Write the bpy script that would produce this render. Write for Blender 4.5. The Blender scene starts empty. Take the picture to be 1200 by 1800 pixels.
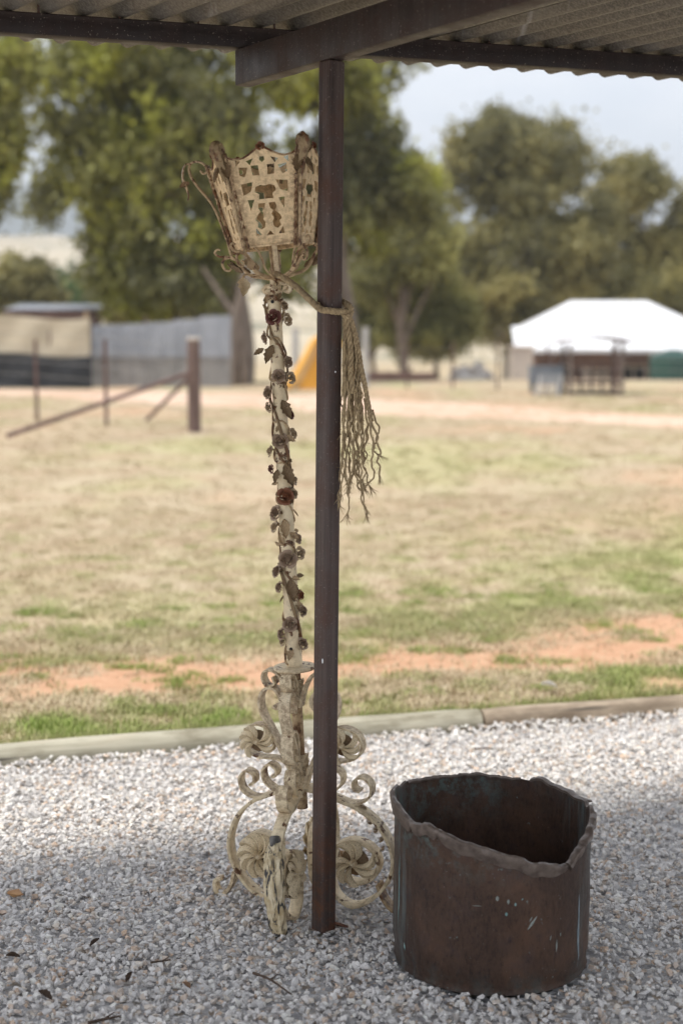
import bpy, bmesh, math, random
import numpy as np
from mathutils import Vector, Matrix, noise, Euler
from mathutils.geometry import delaunay_2d_cdt

R = math.radians
scene = bpy.context.scene
COL = scene.collection
random.seed(7)
rng = np.random.default_rng(7)

# ------------------------------------------------------------------ camera
CAM_Z, FPX = 1.59, 2500.0
PITCH = math.atan(280 / 2500)
cam_data = bpy.data.cameras.new('camera')
cam = bpy.data.objects.new('camera', cam_data)
COL.objects.link(cam)
cam.location = (0, 0, CAM_Z)
cam.rotation_euler = (math.pi / 2 - PITCH, 0, 0)
cam_data.sensor_fit = 'VERTICAL'
cam_data.sensor_height = 36
cam_data.sensor_width = 24
cam_data.lens = 50
cam_data.clip_start = 0.05
cam_data.clip_end = 60000
cam_data.dof.use_dof = True
cam_data.dof.focus_distance = 3.93
cam_data.dof.aperture_fstop = 1.75
cam_data.dof.aperture_blades = 9
scene.camera = cam

# ------------------------------------------------------------------ sky, sun, exposure
SUN_EL, SUN_AZ = R(68), R(68)         # high, from the left and a little behind the camera
world = bpy.data.worlds.new('World')
scene.world = world
world.use_nodes = True
wn = world.node_tree
bg = wn.nodes['Background']
sky = wn.nodes.new('ShaderNodeTexSky')
sky.sky_type = 'NISHITA'
sky.sun_disc = False
sky.sun_elevation = SUN_EL
sky.sun_rotation = math.pi + SUN_AZ    # checked against the lamp below
sky.air_density = 1.0
sky.dust_density = 2.0
geo = wn.nodes.new('ShaderNodeTexCoord')
mp = wn.nodes.new('ShaderNodeMapping')
mp.inputs['Scale'].default_value = (1.0, 1.0, 3.2)
wn.links.new(geo.outputs['Generated'], mp.inputs['Vector'])
cn = wn.nodes.new('ShaderNodeTexNoise')
cn.inputs['Scale'].default_value = 2.3
cn.inputs['Detail'].default_value = 6
cn.inputs['Roughness'].default_value = 0.55
wn.links.new(mp.outputs[0], cn.inputs['Vector'])
cr = wn.nodes.new('ShaderNodeValToRGB')
cr.color_ramp.elements[0].position = 0.30
cr.color_ramp.elements[0].color = (0.25, 0.25, 0.25, 1)
cr.color_ramp.elements[1].position = 0.62
cr.color_ramp.elements[1].color = (0.92, 0.92, 0.92, 1)
wn.links.new(cn.outputs[0], cr.inputs[0])
cmix = wn.nodes.new('ShaderNodeMix')
cmix.data_type = 'RGBA'
wn.links.new(cr.outputs[0], cmix.inputs['Factor'])
wn.links.new(sky.outputs[0], cmix.inputs['A'])
cmix.inputs['B'].default_value = (6.9, 7.0, 7.2, 1)       # thin white cloud, in the sky's own units
wn.links.new(cmix.outputs['Result'], bg.inputs['Color'])
bg.inputs['Strength'].default_value = 0.085

sun_data = bpy.data.lights.new('sun', 'SUN')
sun_data.energy = 2.05
sun_data.angle = R(10)
sun_data.color = (1.0, 0.955, 0.88)
sun = bpy.data.objects.new('sun', sun_data)
COL.objects.link(sun)
_sd = Vector((-math.sin(SUN_AZ) * math.cos(SUN_EL), -math.cos(SUN_AZ) * math.cos(SUN_EL), math.sin(SUN_EL)))
sun.rotation_euler = _sd.to_track_quat('Z', 'Y').to_euler()
sun.location = (0, -20, 60)

vs = scene.view_settings
vs.view_transform = 'Standard'
vs.look = 'None'
vs.gamma = 1
vs.use_curve_mapping = False
vs.exposure = 1.24
scene.render.engine = 'CYCLES'
scene.cycles.max_bounces = 8
scene.cycles.transparent_max_bounces = 8
scene.cycles.use_denoising = True

# ------------------------------------------------------------------ helpers
_cp, _sp = math.cos(PITCH), math.sin(PITCH)


def at(px, py, Y):
    """World point seen at photograph pixel (px, py) at distance Y in front of the camera."""
    dx = px - 600
    dy = _cp * FPX + _sp * (900 - py)
    dz = -_sp * FPX + _cp * (900 - py)
    k = Y / dy
    return Vector((dx * k, Y, CAM_Z + dz * k))


def tag(o, label=None, cat=None, group=None, kind=None):
    if label: o['label'] = label
    if cat: o['category'] = cat
    if group: o['group'] = group
    if kind: o['kind'] = kind
    return o


def empty(name, loc, label=None, cat=None, group=None, rot=(0, 0, 0)):
    o = bpy.data.objects.new(name, None)
    COL.objects.link(o)
    o.location = loc
    o.rotation_euler = rot
    o.empty_display_size = 0.1
    return tag(o, label, cat, group)


def link_mesh(name, me, parent=None, mat=None, loc=None, rot=None, scale=None, matrix=None):
    o = bpy.data.objects.new(name, me)
    COL.objects.link(o)
    if mat is not None and not me.materials:
        me.materials.append(mat)
    if parent is not None:
        o.parent = parent
    if loc is not None: o.location = loc
    if rot is not None: o.rotation_euler = rot
    if scale is not None: o.scale = scale
    if matrix is not None: o.matrix_local = matrix
    return o


class MB:
    def __init__(self):
        self.v, self.f = [], []

    def add(self, vs_, fs_, M=None):
        b = len(self.v)
        for p in vs_:
            p = Vector(p)
            self.v.append(tuple(M @ p if M is not None else p))
        for f in fs_:
            self.f.append(tuple(i + b for i in f))
        return self

    def box(self, c, s, M=None):
        x, y, z = s[0] / 2, s[1] / 2, s[2] / 2
        vs_ = [(c[0] + a * x, c[1] + b * y, c[2] + d * z) for a in (-1, 1) for b in (-1, 1) for d in (-1, 1)]
        fs_ = [(0, 1, 3, 2), (4, 6, 7, 5), (0, 4, 5, 1), (2, 3, 7, 6), (0, 2, 6, 4), (1, 5, 7, 3)]
        return self.add(vs_, fs_, M)

    def bar(self, a, b, w, h, up=(0, 0, 1)):
        a, b = Vector(a), Vector(b)
        d = (b - a).normalized()
        u = Vector(up)
        s = d.cross(u)
        if s.length < 1e-4: s = d.cross(Vector((1, 0, 0)))
        s.normalize()
        u = s.cross(d)
        vs_ = [p + s * (i * w / 2) + u * (j * h / 2) for p in (a, b) for i in (-1, 1) for j in (-1, 1)]
        fs_ = [(0, 1, 3, 2), (4, 6, 7, 5), (0, 4, 5, 1), (2, 3, 7, 6), (0, 2, 6, 4), (1, 5, 7, 3)]
        return self.add(vs_, fs_)

    def tube(self, pts, rad, n=8, cap=True, mod=None):
        pts = [Vector(p) for p in pts]
        if not hasattr(rad, '__len__'): rad = [rad] * len(pts)
        t0 = (pts[1] - pts[0]).normalized()
        ref = Vector((0, 0, 1)) if abs(t0.z) < 0.9 else Vector((1, 0, 0))
        u = t0.cross(ref).normalized()
        vs_, fs_ = [], []
        m = len(pts)
        for i, p in enumerate(pts):
            t = (pts[min(i + 1, m - 1)] - pts[max(i - 1, 0)])
            if t.length < 1e-9: t = t0
            t = t.normalized()
            u = (u - t * u.dot(t))
            if u.length < 1e-6: u = t.cross(Vector((0.3, 0.5, 0.8)))
            u.normalize()
            w = t.cross(u)
            for k in range(n):
                a = 2 * math.pi * k / n
                r = rad[i] * (mod(i, k) if mod else 1)
                vs_.append(p + u * (r * math.cos(a)) + w * (r * math.sin(a)))
        for i in range(m - 1):
            for k in range(n):
                k2 = (k + 1) % n
                fs_.append((i * n + k, i * n + k2, (i + 1) * n + k2, (i + 1) * n + k))
        if cap:
            fs_.append(tuple(range(n - 1, -1, -1)))
            fs_.append(tuple((m - 1) * n + k for k in range(n)))
        return self.add(vs_, fs_)

    def lathe(self, prof, n=32, M=None, close_ends=False):
        vs_, fs_ = [], []
        for r, z in prof:
            for k in range(n):
                a = 2 * math.pi * k / n
                vs_.append((r * math.cos(a), r * math.sin(a), z))
        for i in range(len(prof) - 1):
            for k in range(n):
                k2 = (k + 1) % n
                fs_.append((i * n + k, i * n + k2, (i + 1) * n + k2, (i + 1) * n + k))
        if close_ends:
            fs_.append(tuple(range(n - 1, -1, -1)))
            fs_.append(tuple((len(prof) - 1) * n + k for k in range(n)))
        return self.add(vs_, fs_, M)

    def ribbon(self, pts, width, thick, side):
        """Flat bar: pts are 3D, side is the constant direction of its width."""
        pts = [Vector(p) for p in pts]
        side = Vector(side).normalized()
        m = len(pts)
        vs_, fs_ = [], []
        for i, p in enumerate(pts):
            t = (pts[min(i + 1, m - 1)] - pts[max(i - 1, 0)]).normalized()
            nn = side.cross(t).normalized()
            w = width[i] if hasattr(width, '__len__') else width
            for a, b in ((-1, -1), (1, -1), (1, 1), (-1, 1)):
                vs_.append(p + side * (a * w / 2) + nn * (b * thick / 2))
        for i in range(m - 1):
            for k in range(4):
                k2 = (k + 1) % 4
                fs_.append((i * 4 + k, i * 4 + k2, (i + 1) * 4 + k2, (i + 1) * 4 + k))
        fs_.append((3, 2, 1, 0))
        fs_.append(tuple((m - 1) * 4 + k for k in range(4)))
        return self.add(vs_, fs_)

    def mesh(self, name, smooth=False, bevel=0, seg=2, angle=40):
        me = bpy.data.meshes.new(name)
        me.from_pydata(self.v, [], self.f)
        bm = bmesh.new()
        bm.from_mesh(me)
        bmesh.ops.recalc_face_normals(bm, faces=bm.faces)
        if bevel:
            es = [e for e in bm.edges if len(e.link_faces) == 2 and e.calc_face_angle(0) > R(25)]
            bmesh.ops.bevel(bm, geom=es, offset=bevel, segments=seg, profile=0.5, affect='EDGES')
        bm.to_mesh(me)
        bm.free()
        if smooth:
            me.polygons.foreach_set('use_smooth', [True] * len(me.polygons))
            if angle < 179:
                me.set_sharp_from_angle(angle=R(angle))
        me.update()
        return me

    def build(self, name, mat, parent=None, smooth=False, bevel=0, seg=2, angle=40, loc=None, matrix=None, label=None):
        o = link_mesh(name, self.mesh(name, smooth, bevel, seg, angle), parent, mat, loc=loc, matrix=matrix)
        if label: o['label'] = label
        return o


def spline(ctrl, n=8):
    """Catmull-Rom through control points (any dimension)."""
    c = [np.array(p, float) for p in ctrl]
    c = [2 * c[0] - c[1]] + c + [2 * c[-1] - c[-2]]
    out = []
    for i in range(1, len(c) - 2):
        for k in range(n):
            t = k / n
            p0, p1, p2, p3 = c[i - 1], c[i], c[i + 1], c[i + 2]
            out.append(0.5 * (2 * p1 + (p2 - p0) * t + (2 * p0 - 5 * p1 + 4 * p2 - p3) * t * t + (3 * p1 - p0 - 3 * p2 + p3) * t ** 3))
    out.append(c[-2])
    return out


def quick_mesh(name, verts, loops_per_face, faces_flat, attrs=None):
    """Large meshes from numpy arrays (all faces have the same number of corners)."""
    me = bpy.data.meshes.new(name)
    nv, nf = len(verts), len(faces_flat) // loops_per_face
    me.vertices.add(nv)
    me.vertices.foreach_set('co', np.asarray(verts, np.float32).ravel())
    me.loops.add(nf * loops_per_face)
    me.loops.foreach_set('vertex_index', np.asarray(faces_flat, np.int32))
    me.polygons.add(nf)
    me.polygons.foreach_set('loop_start', np.arange(0, nf * loops_per_face, loops_per_face, dtype=np.int32))
    me.update(calc_edges=True)
    for k, a in (attrs or {}).items():
        at_ = me.attributes.new(k, 'FLOAT', 'POINT')
        at_.data.foreach_set('value', np.asarray(a, np.float32))
    return me


def smoothstep(a, b, x):
    t = np.clip((x - a) / (b - a), 0, 1)
    return t * t * (3 - 2 * t)


def fbm(x, y, s=1.0, o=4, z=0.0):
    return noise.fractal(Vector((x * s, y * s, z)), 0.8, 2.0, o)


def mat_dir(d, up=(0, 0, 1), loc=(0, 0, 0), s=1.0, roll=0.0):
    """Matrix whose local +Z points along d."""
    d = Vector(d).normalized()
    q = d.to_track_quat('Z', 'Y')
    return Matrix.Translation(Vector(loc)) @ q.to_matrix().to_4x4() @ Matrix.Rotation(roll, 4, 'Z') @ Matrix.Scale(s, 4)


# ------------------------------------------------------------------ materials
def newmat(name):
    m = bpy.data.materials.new(name)
    m.use_nodes = True
    nt = m.node_tree
    return m, nt, nt.nodes['Principled BSDF']


def nd(nt, typ, props=None, **ins):
    n = nt.nodes.new(typ)
    for k, v in (props or {}).items():
        setattr(n, k, v)
    for k, v in ins.items():
        k = k.replace('_', ' ')
        if hasattr(v, 'is_output'): nt.links.new(v, n.inputs[k])
        else: n.inputs[k].default_value = v
    return n


def coord(nt, scale=(1, 1, 1), kind='Object'):
    tc = nd(nt, 'ShaderNodeTexCoord')
    m = nd(nt, 'ShaderNodeMapping', Scale=scale)
    nt.links.new(tc.outputs[kind], m.inputs['Vector'])
    return m.outputs[0]


def noi(nt, vec, scale, detail=4, rough=0.55, dist=0.0):
    n = nd(nt, 'ShaderNodeTexNoise', Scale=scale, Detail=detail, Roughness=rough, Distortion=dist)
    nt.links.new(vec, n.inputs['Vector'])
    return n.outputs[0]


def ramp(nt, fac, stops, interp='LINEAR'):
    r = nd(nt, 'ShaderNodeValToRGB')
    cr_ = r.color_ramp
    cr_.interpolation = interp
    while len(cr_.elements) < len(stops): cr_.elements.new(0.5)
    for e, (p, c) in zip(cr_.elements, stops):
        e.position = p
        e.color = (*c, 1) if hasattr(c, '__len__') else (c, c, c, 1)
    nt.links.new(fac, r.inputs[0])
    return r.outputs[0]


def mix(nt, fac, a, b, blend='MIX'):
    n = nd(nt, 'ShaderNodeMix', {'data_type': 'RGBA', 'blend_type': blend})
    for s, v in (('Factor', fac), ('A', a), ('B', b)):
        if hasattr(v, 'is_output'): nt.links.new(v, n.inputs[s])
        elif s == 'Factor': n.inputs[s].default_value = v
        else: n.inputs[s].default_value = (*v, 1)
    return n.outputs['Result']


def math_n(nt, op, a, b=0.0):
    n = nd(nt, 'ShaderNodeMath', {'operation': op})
    for i, v in enumerate((a, b)):
        if hasattr(v, 'is_output'): nt.links.new(v, n.inputs[i])
        else: n.inputs[i].default_value = v
    return n.outputs[0]


def bump(nt, b, height, strength=0.4, dist=0.01):
    n = nd(nt, 'ShaderNodeBump', Strength=strength, Distance=dist)
    nt.links.new(height, n.inputs['Height'])
    nt.links.new(n.outputs[0], b.inputs['Normal'])


def attr(nt, name, kind='GEOMETRY'):
    n = nd(nt, 'ShaderNodeAttribute', {'attribute_name': name, 'attribute_type': kind})
    return n.outputs['Fac']


def simple(name, c1, c2, scale=6, rough=0.8, metal=0.0, stretch=(1, 1, 1), bmp=0.2, bd=0.005, detail=5):
    m, nt, b = newmat(name)
    v = coord(nt, stretch)
    f = noi(nt, v, scale, detail)
    nt.links.new(ramp(nt, f, [(0.3, c1), (0.7, c2)]), b.inputs['Base Color'])
    b.inputs['Roughness'].default_value = rough
    b.inputs['Metallic'].default_value = metal
    if bmp: bump(nt, b, f, bmp, bd)
    return m


def mk_steel(name, dark, light, rust, foot=False):
    m, nt, b = newmat(name)
    v = coord(nt, (40, 40, 1.2))
    streak = noi(nt, v, 1.6, 6, 0.65)
    v2 = coord(nt)
    blot = noi(nt, v2, 9, 6, 0.6)
    spk = noi(nt, v2, 190, 2, 0.5)
    c = ramp(nt, streak, [(0.3, dark), (0.72, light)])
    rf = ramp(nt, blot, [(0.45, 0.0), (0.68, 0.85)])
    c = mix(nt, rf, c, rust)
    sz = nd(nt, 'ShaderNodeSeparateXYZ')
    nt.links.new(v2, sz.inputs[0])
    if foot:
        low = ramp(nt, sz.outputs['Z'], [(0.0, 1.0), (0.45, 0.0)])
        low = mix(nt, 1.0, low, ramp(nt, noi(nt, v2, 26, 6, 0.7), [(0.44, 0.0), (0.60, 0.9)]), 'MULTIPLY')
        c = mix(nt, low, c, (0.13, 0.055, 0.028))
    sp = ramp(nt, spk, [(0.66, 0.0), (0.73, 0.75)])
    c = mix(nt, sp, c, (0.22, 0.18, 0.15))
    nt.links.new(c, b.inputs['Base Color'])
    nt.links.new(ramp(nt, blot, [(0.3, 0.42), (0.7, 0.72)]), b.inputs['Roughness'])
    b.inputs['Metallic'].default_value = 0.0
    b.inputs['Specular IOR Level'].default_value = 0.3
    bump(nt, b, spk, 0.25, 0.002)
    return m


M_STEEL = mk_steel('rusted_steel', (0.040, 0.028, 0.025), (0.118, 0.086, 0.073), (0.090, 0.044, 0.030), foot=True)
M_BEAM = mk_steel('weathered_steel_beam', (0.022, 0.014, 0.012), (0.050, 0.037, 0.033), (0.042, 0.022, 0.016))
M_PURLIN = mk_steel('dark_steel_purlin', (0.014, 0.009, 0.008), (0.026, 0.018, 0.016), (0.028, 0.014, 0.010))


def mk_roof():
    m, nt, b = newmat('old_corrugated_iron')
    v = coord(nt)
    big = noi(nt, coord(nt, (1.0, 0.35, 1)), 5, 6, 0.65)
    fine = noi(nt, v, 130, 4, 0.7)
    c = ramp(nt, big, [(0.25, (0.055, 0.045, 0.035)), (0.55, (0.11, 0.095, 0.078)), (0.78, (0.17, 0.16, 0.145))])
    c = mix(nt, ramp(nt, fine, [(0.42, 0.0), (0.66, 0.75)]), c, (0.24, 0.215, 0.175))
    w = noi(nt, coord(nt, (9, 0.5, 1)), 1.3, 4, 0.6)
    c = mix(nt, ramp(nt, w, [(0.62, 0.0), (0.72, 0.6)]), c, (0.45, 0.46, 0.48))
    nt.links.new(c, b.inputs['Base Color'])
    b.inputs['Roughness'].default_value = 0.5
    b.inputs['Metallic'].default_value = 0.3
    bump(nt, b, fine, 0.35, 0.002)
    return m


M_ROOF = mk_roof()


def mk_paint(name, base, base2, rust_lo=0.575, rust_hi=0.62, crack=0.0, dirt=0.5, speck=0.0):
    """Flaking cream paint over rusting iron."""
    m, nt, b = newmat(name)
    v = coord(nt)
    tone = noi(nt, v, 14, 5, 0.6)
    c = ramp(nt, tone, [(0.3, base2), (0.65, base)])
    dn = noi(nt, v, 55, 5, 0.7)
    c = mix(nt, ramp(nt, dn, [(0.50, 0.0), (0.78, dirt)]), c, (0.22, 0.16, 0.09))
    if speck:
        c = mix(nt, ramp(nt, noi(nt, v, 330, 2, 0.5), [(0.66, 0.0), (0.70, speck)]), c, (0.09, 0.06, 0.035))
    rn = noi(nt, v, 30, 6, 0.62, 0.4)
    rf = ramp(nt, rn, [(rust_lo, 0.0), (rust_hi, 1.0)])
    rust = ramp(nt, noi(nt, v, 90, 3), [(0.35, (0.06, 0.028, 0.015)), (0.7, (0.20, 0.085, 0.03))])
    c = mix(nt, rf, c, rust)
    g = nd(nt, 'ShaderNodeNewGeometry')
    edge = ramp(nt, g.outputs['Pointiness'], [(0.53, 0.0), (0.60, 0.55)])
    edge = mix(nt, 1.0, edge, ramp(nt, dn, [(0.42, 0.0), (0.58, 1.0)]), 'MULTIPLY')
    c = mix(nt, edge, c, (0.16, 0.075, 0.03))
    if crack:
        vo = nd(nt, 'ShaderNodeTexVoronoi', {'feature': 'DISTANCE_TO_EDGE'}, Scale=130.0)
        nt.links.new(coord(nt, (1.0, 1.0, 1.6)), vo.inputs['Vector'])
        cf = ramp(nt, vo.outputs['Distance'], [(0.02, crack), (0.08, 0.0)])
        cf = mix(nt, 1.0, cf, ramp(nt, tone, [(0.45, 0.0), (0.60, 1.0)]), 'MULTIPLY')
        c = mix(nt, cf, c, (0.12, 0.09, 0.06))
    nt.links.new(c, b.inputs['Base Color'])
    b.inputs['Roughness'].default_value = 0.62
    bump(nt, b, rn, 0.35, 0.002)
    return m


M_CREAM = mk_paint('flaking_cream_paint', (0.80, 0.67, 0.45), (0.68, 0.54, 0.34))
M_CRACK = mk_paint('cracked_cream_paint', (0.80, 0.67, 0.46), (0.68, 0.54, 0.35), 0.66, 0.70, crack=0.45, dirt=0.18)
M_PANEL = mk_paint('speckled_cream_panel', (0.82, 0.62, 0.36), (0.75, 0.55, 0.31), 0.69, 0.73, dirt=0.12, speck=0.7)
M_ANTIQUE = mk_paint('grimy_cream_iron', (0.58, 0.43, 0.25), (0.34, 0.23, 0.12), 0.52, 0.60, dirt=0.8)
M_RUSTY = mk_paint('rust_stained_edge', (0.60, 0.46, 0.28), (0.36, 0.22, 0.11), 0.44, 0.54, dirt=0.6)
M_GILT = mk_paint('dull_gilded_leaf', (0.30, 0.215, 0.11), (0.15, 0.10, 0.05), 0.50, 0.58, dirt=0.9)


def mk_flake():
    m, nt, b = newmat('flaking_leaf_foot')
    v = coord(nt)
    st = noi(nt, coord(nt, (58, 58, 13)), 1.0, 4, 0.6, 0.6)
    tone = noi(nt, v, 40, 4)
    c = ramp(nt, tone, [(0.3, (0.50, 0.38, 0.21)), (0.65, (0.74, 0.64, 0.45))])
    c = mix(nt, ramp(nt, st, [(0.535, 0.0), (0.575, 1.0)]), c, (0.055, 0.052, 0.05))
    c = mix(nt, ramp(nt, st, [(0.48, 0.0), (0.53, 0.7), (0.56, 0.0)]), c, (0.30, 0.21, 0.10))
    nt.links.new(c, b.inputs['Base Color'])
    b.inputs['Roughness'].default_value = 0.7
    bump(nt, b, st, -0.8, 0.008)
    return m


M_FLAKE = mk_flake()
M_HOLE_SHADE = simple('hole_shade', (0.01, 0.009, 0.008), (0.015, 0.012, 0.01), bmp=0)


def mk_rose(name, hi, lo):
    m, nt, b = newmat(name)
    v = coord(nt)
    f = noi(nt, v, 60, 5, 0.65)
    nt.links.new(ramp(nt, f, [(0.35, lo), (0.68, hi)]), b.inputs['Base Color'])
    b.inputs['Roughness'].default_value = 0.5
    bump(nt, b, f, 0.4, 0.002)
    return m


M_ROSE = mk_rose('tarnished_rose', (0.70, 0.54, 0.35), (0.26, 0.18, 0.11))
M_ROSE_DARK = mk_rose('dark_tarnished_rose', (0.55, 0.39, 0.26), (0.18, 0.12, 0.085))
M_ROSE_RED = mk_rose('faded_red_rose', (0.24, 0.075, 0.055), (0.11, 0.05, 0.04))
M_ROSE_RUST = mk_rose('orange_rust_rose', (0.40, 0.14, 0.05), (0.10, 0.05, 0.035))


def mk_rope():
    m, nt, b = newmat('weathered_hemp')
    v = coord(nt)
    f = noi(nt, v, 70, 5, 0.65)
    g = noi(nt, coord(nt, (1, 1, 0.4)), 420, 2, 0.5)
    c = ramp(nt, f, [(0.3, (0.24, 0.17, 0.095)), (0.7, (0.56, 0.42, 0.235))])
    c = mix(nt, ramp(nt, g, [(0.4, 0.0), (0.7, 0.5)]), c, (0.09, 0.065, 0.04))
    nt.links.new(c, b.inputs['Base Color'])
    b.inputs['Roughness'].default_value = 0.9
    bump(nt, b, g, 0.5, 0.001)
    return m


M_ROPE = mk_rope()


def mk_copper():
    m, nt, b = newmat('oxidised_copper')
    v = coord(nt)
    big = noi(nt, v, 5.5, 7, 0.62, 0.3)
    c = ramp(nt, big, [(0.28, (0.026, 0.017, 0.014)), (0.5, (0.058, 0.034, 0.024)), (0.72, (0.115, 0.062, 0.038))])
    blot = noi(nt, v, 22, 5, 0.65)
    c = mix(nt, ramp(nt, blot, [(0.50, 0.0), (0.72, 0.55)]), c, (0.05, 0.036, 0.04))
    vert = noi(nt, coord(nt, (26, 26, 2.2)), 1.0, 5, 0.65)
    sepx = nd(nt, 'ShaderNodeSeparateXYZ')
    nt.links.new(coord(nt), sepx.inputs[0])
    # verdigris runs where water ran: the two flanks, and the foot
    ax = math_n(nt, 'ABSOLUTE', sepx.outputs['X'])
    flank = ramp(nt, ax, [(0.19, 0.0), (0.248, 1.0)])
    run = ramp(nt, vert, [(0.50, 0.0), (0.66, 0.75)])
    vf = mix(nt, 1.0, flank, run, 'MULTIPLY')
    c = mix(nt, vf, c, (0.15, 0.20, 0.20))
    foot = ramp(nt, sepx.outputs['Z'], [(0.0, 0.7), (0.07, 0.0)])
    ff = mix(nt, 1.0, foot, ramp(nt, blot, [(0.45, 0.0), (0.65, 1.0)]), 'MULTIPLY')
    c = mix(nt, ff, c, (0.07, 0.095, 0.085))
    fine = noi(nt, coord(nt, (1, 1, 0.45)), 120, 5, 0.75)
    c = mix(nt, ramp(nt, fine, [(0.40, 0.0), (0.70, 0.55)]), c, (0.105, 0.060, 0.040))
    c = mix(nt, ramp(nt, fine, [(0.30, 0.6), (0.45, 0.0)]), c, (0.02, 0.014, 0.013))
    pat = mix(nt, 1.0, ramp(nt, sepx.outputs['Z'], [(0.27, 0.0), (0.38, 1.0)]), ramp(nt, sepx.outputs['X'], [(0.0, 1.0), (0.08, 0.15)]), 'MULTIPLY')
    pat = mix(nt, 1.0, pat, ramp(nt, noi(nt, v, 30, 6, 0.75), [(0.47, 0.0), (0.66, 0.8)]), 'MULTIPLY')
    c = mix(nt, pat, c, (0.10, 0.15, 0.14))
    spot = noi(nt, v, 75, 3, 0.5)
    c = mix(nt, ramp(nt, spot, [(0.70, 0.0), (0.76, 0.7)]), c, (0.16, 0.21, 0.20))
    spot2 = noi(nt, v, 210, 2, 0.5)
    c = mix(nt, ramp(nt, spot2, [(0.72, 0.0), (0.78, 0.6)]), c, (0.30, 0.28, 0.25))
    nt.links.new(c, b.inputs['Base Color'])
    nt.links.new(ramp(nt, blot, [(0.3, 0.36), (0.7, 0.58)]), b.inputs['Roughness'])
    b.inputs['Metallic'].default_value = 0.2
    b.inputs['Specular IOR Level'].default_value = 0.35
    bump(nt, b, fine, 0.35, 0.003)
    return m


M_COPPER = mk_copper()
M_RIM = simple('worn_copper_rim', (0.075, 0.053, 0.042), (0.18, 0.14, 0.115), 40, 0.40, 0.3, bmp=0.3, bd=0.003)
M_VERD = simple('verdigris', (0.10, 0.22, 0.22), (0.28, 0.36, 0.33), 60, 0.8, bmp=0)


def mk_stone():
    m, nt, b = newmat('crushed_stone')
    oi = nd(nt, 'ShaderNodeObjectInfo')
    c = ramp(nt, oi.outputs['Random'], [
        (0.00, (0.478, 0.454, 0.436)), (0.22, (0.633, 0.606, 0.582)), (0.45, (0.741, 0.706, 0.677)), (0.62, (0.849, 0.804, 0.761)),
        (0.74, (0.880, 0.862, 0.795)), (0.80, (0.741, 0.641, 0.526)), (0.88, (0.574, 0.466, 0.380)), (0.955, (0.670, 0.454, 0.291)), (0.985, (0.286, 0.256, 0.235))])
    v = coord(nt)
    f = noi(nt, v, 1.6, 5, 0.65)
    c = mix(nt, ramp(nt, f, [(0.35, 0.0), (0.7, 0.5)]), c, (0.70, 0.68, 0.66))
    nt.links.new(c, b.inputs['Base Color'])
    b.inputs['Roughness'].default_value = 0.75
    bump(nt, b, f, 0.35, 0.15)
    return m


M_STONE = mk_stone()


def mk_bed():
    m, nt, b = newmat('gravel_bed')
    v = coord(nt)
    vo = nd(nt, 'ShaderNodeTexVoronoi', Scale=48.0)
    nt.links.new(v, vo.inputs['Vector'])
    sx = nd(nt, 'ShaderNodeSeparateXYZ')
    nt.links.new(vo.outputs['Color'], sx.inputs[0])
    c = ramp(nt, sx.outputs[0], [(0.0, (0.36, 0.355, 0.36)), (0.5, (0.56, 0.55, 0.55)), (0.85, (0.70, 0.68, 0.66)), (1.0, (0.50, 0.40, 0.30))])
    nt.links.new(c, b.inputs['Base Color'])
    b.inputs['Roughness'].default_value = 0.9
    bump(nt, b, vo.outputs['Distance'], 0.8, 0.02)
    return m


M_BED = mk_bed()


def mk_lawn():
    m, nt, b = newmat('dry_lawn')
    v = coord(nt)
    f1 = noi(nt, v, 1.3, 6, 0.65)
    f2 = noi(nt, v, 14, 5, 0.7)
    dry = ramp(nt, f1, [(0.3, (0.39, 0.285, 0.195)), (0.55, (0.42, 0.345, 0.24)), (0.75, (0.49, 0.415, 0.30))])
    dry = mix(nt, ramp(nt, f2, [(0.42, 0.0), (0.72, 0.6)]), dry, (0.32, 0.255, 0.17))
    grn = ramp(nt, f2, [(0.3, (0.24, 0.32, 0.08)), (0.7, (0.40, 0.44, 0.16))])
    soil = ramp(nt, f2, [(0.3, (0.42, 0.235, 0.14)), (0.7, (0.53, 0.335, 0.22))])
    c = mix(nt, attr(nt, 'green'), dry, grn)
    c = mix(nt, attr(nt, 'soil'), c, soil)
    nt.links.new(c, b.inputs['Base Color'])
    b.inputs['Roughness'].default_value = 0.95
    b.inputs['Specular IOR Level'].default_value = 0.1
    bump(nt, b, f2, 0.7, 0.03)
    return m


M_LAWN = mk_lawn()


def mk_blade():
    m, nt, b = newmat('grass_blade')
    g = attr(nt, 'green', 'INSTANCER')
    oi = nd(nt, 'ShaderNodeObjectInfo')
    dry = ramp(nt, oi.outputs['Random'], [(0.0, (0.38, 0.29, 0.18)), (0.6, (0.48, 0.39, 0.26)), (1.0, (0.58, 0.50, 0.35))])
    grn = ramp(nt, oi.outputs['Random'], [(0.0, (0.15, 0.24, 0.04)), (0.6, (0.28, 0.37, 0.085)), (1.0, (0.42, 0.47, 0.16))])
    nt.links.new(mix(nt, g, dry, grn), b.inputs['Base Color'])
    b.inputs['Roughness'].default_value = 0.7
    b.inputs['Specular IOR Level'].default_value = 0.2
    return m


M_BLADE = mk_blade()


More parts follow.
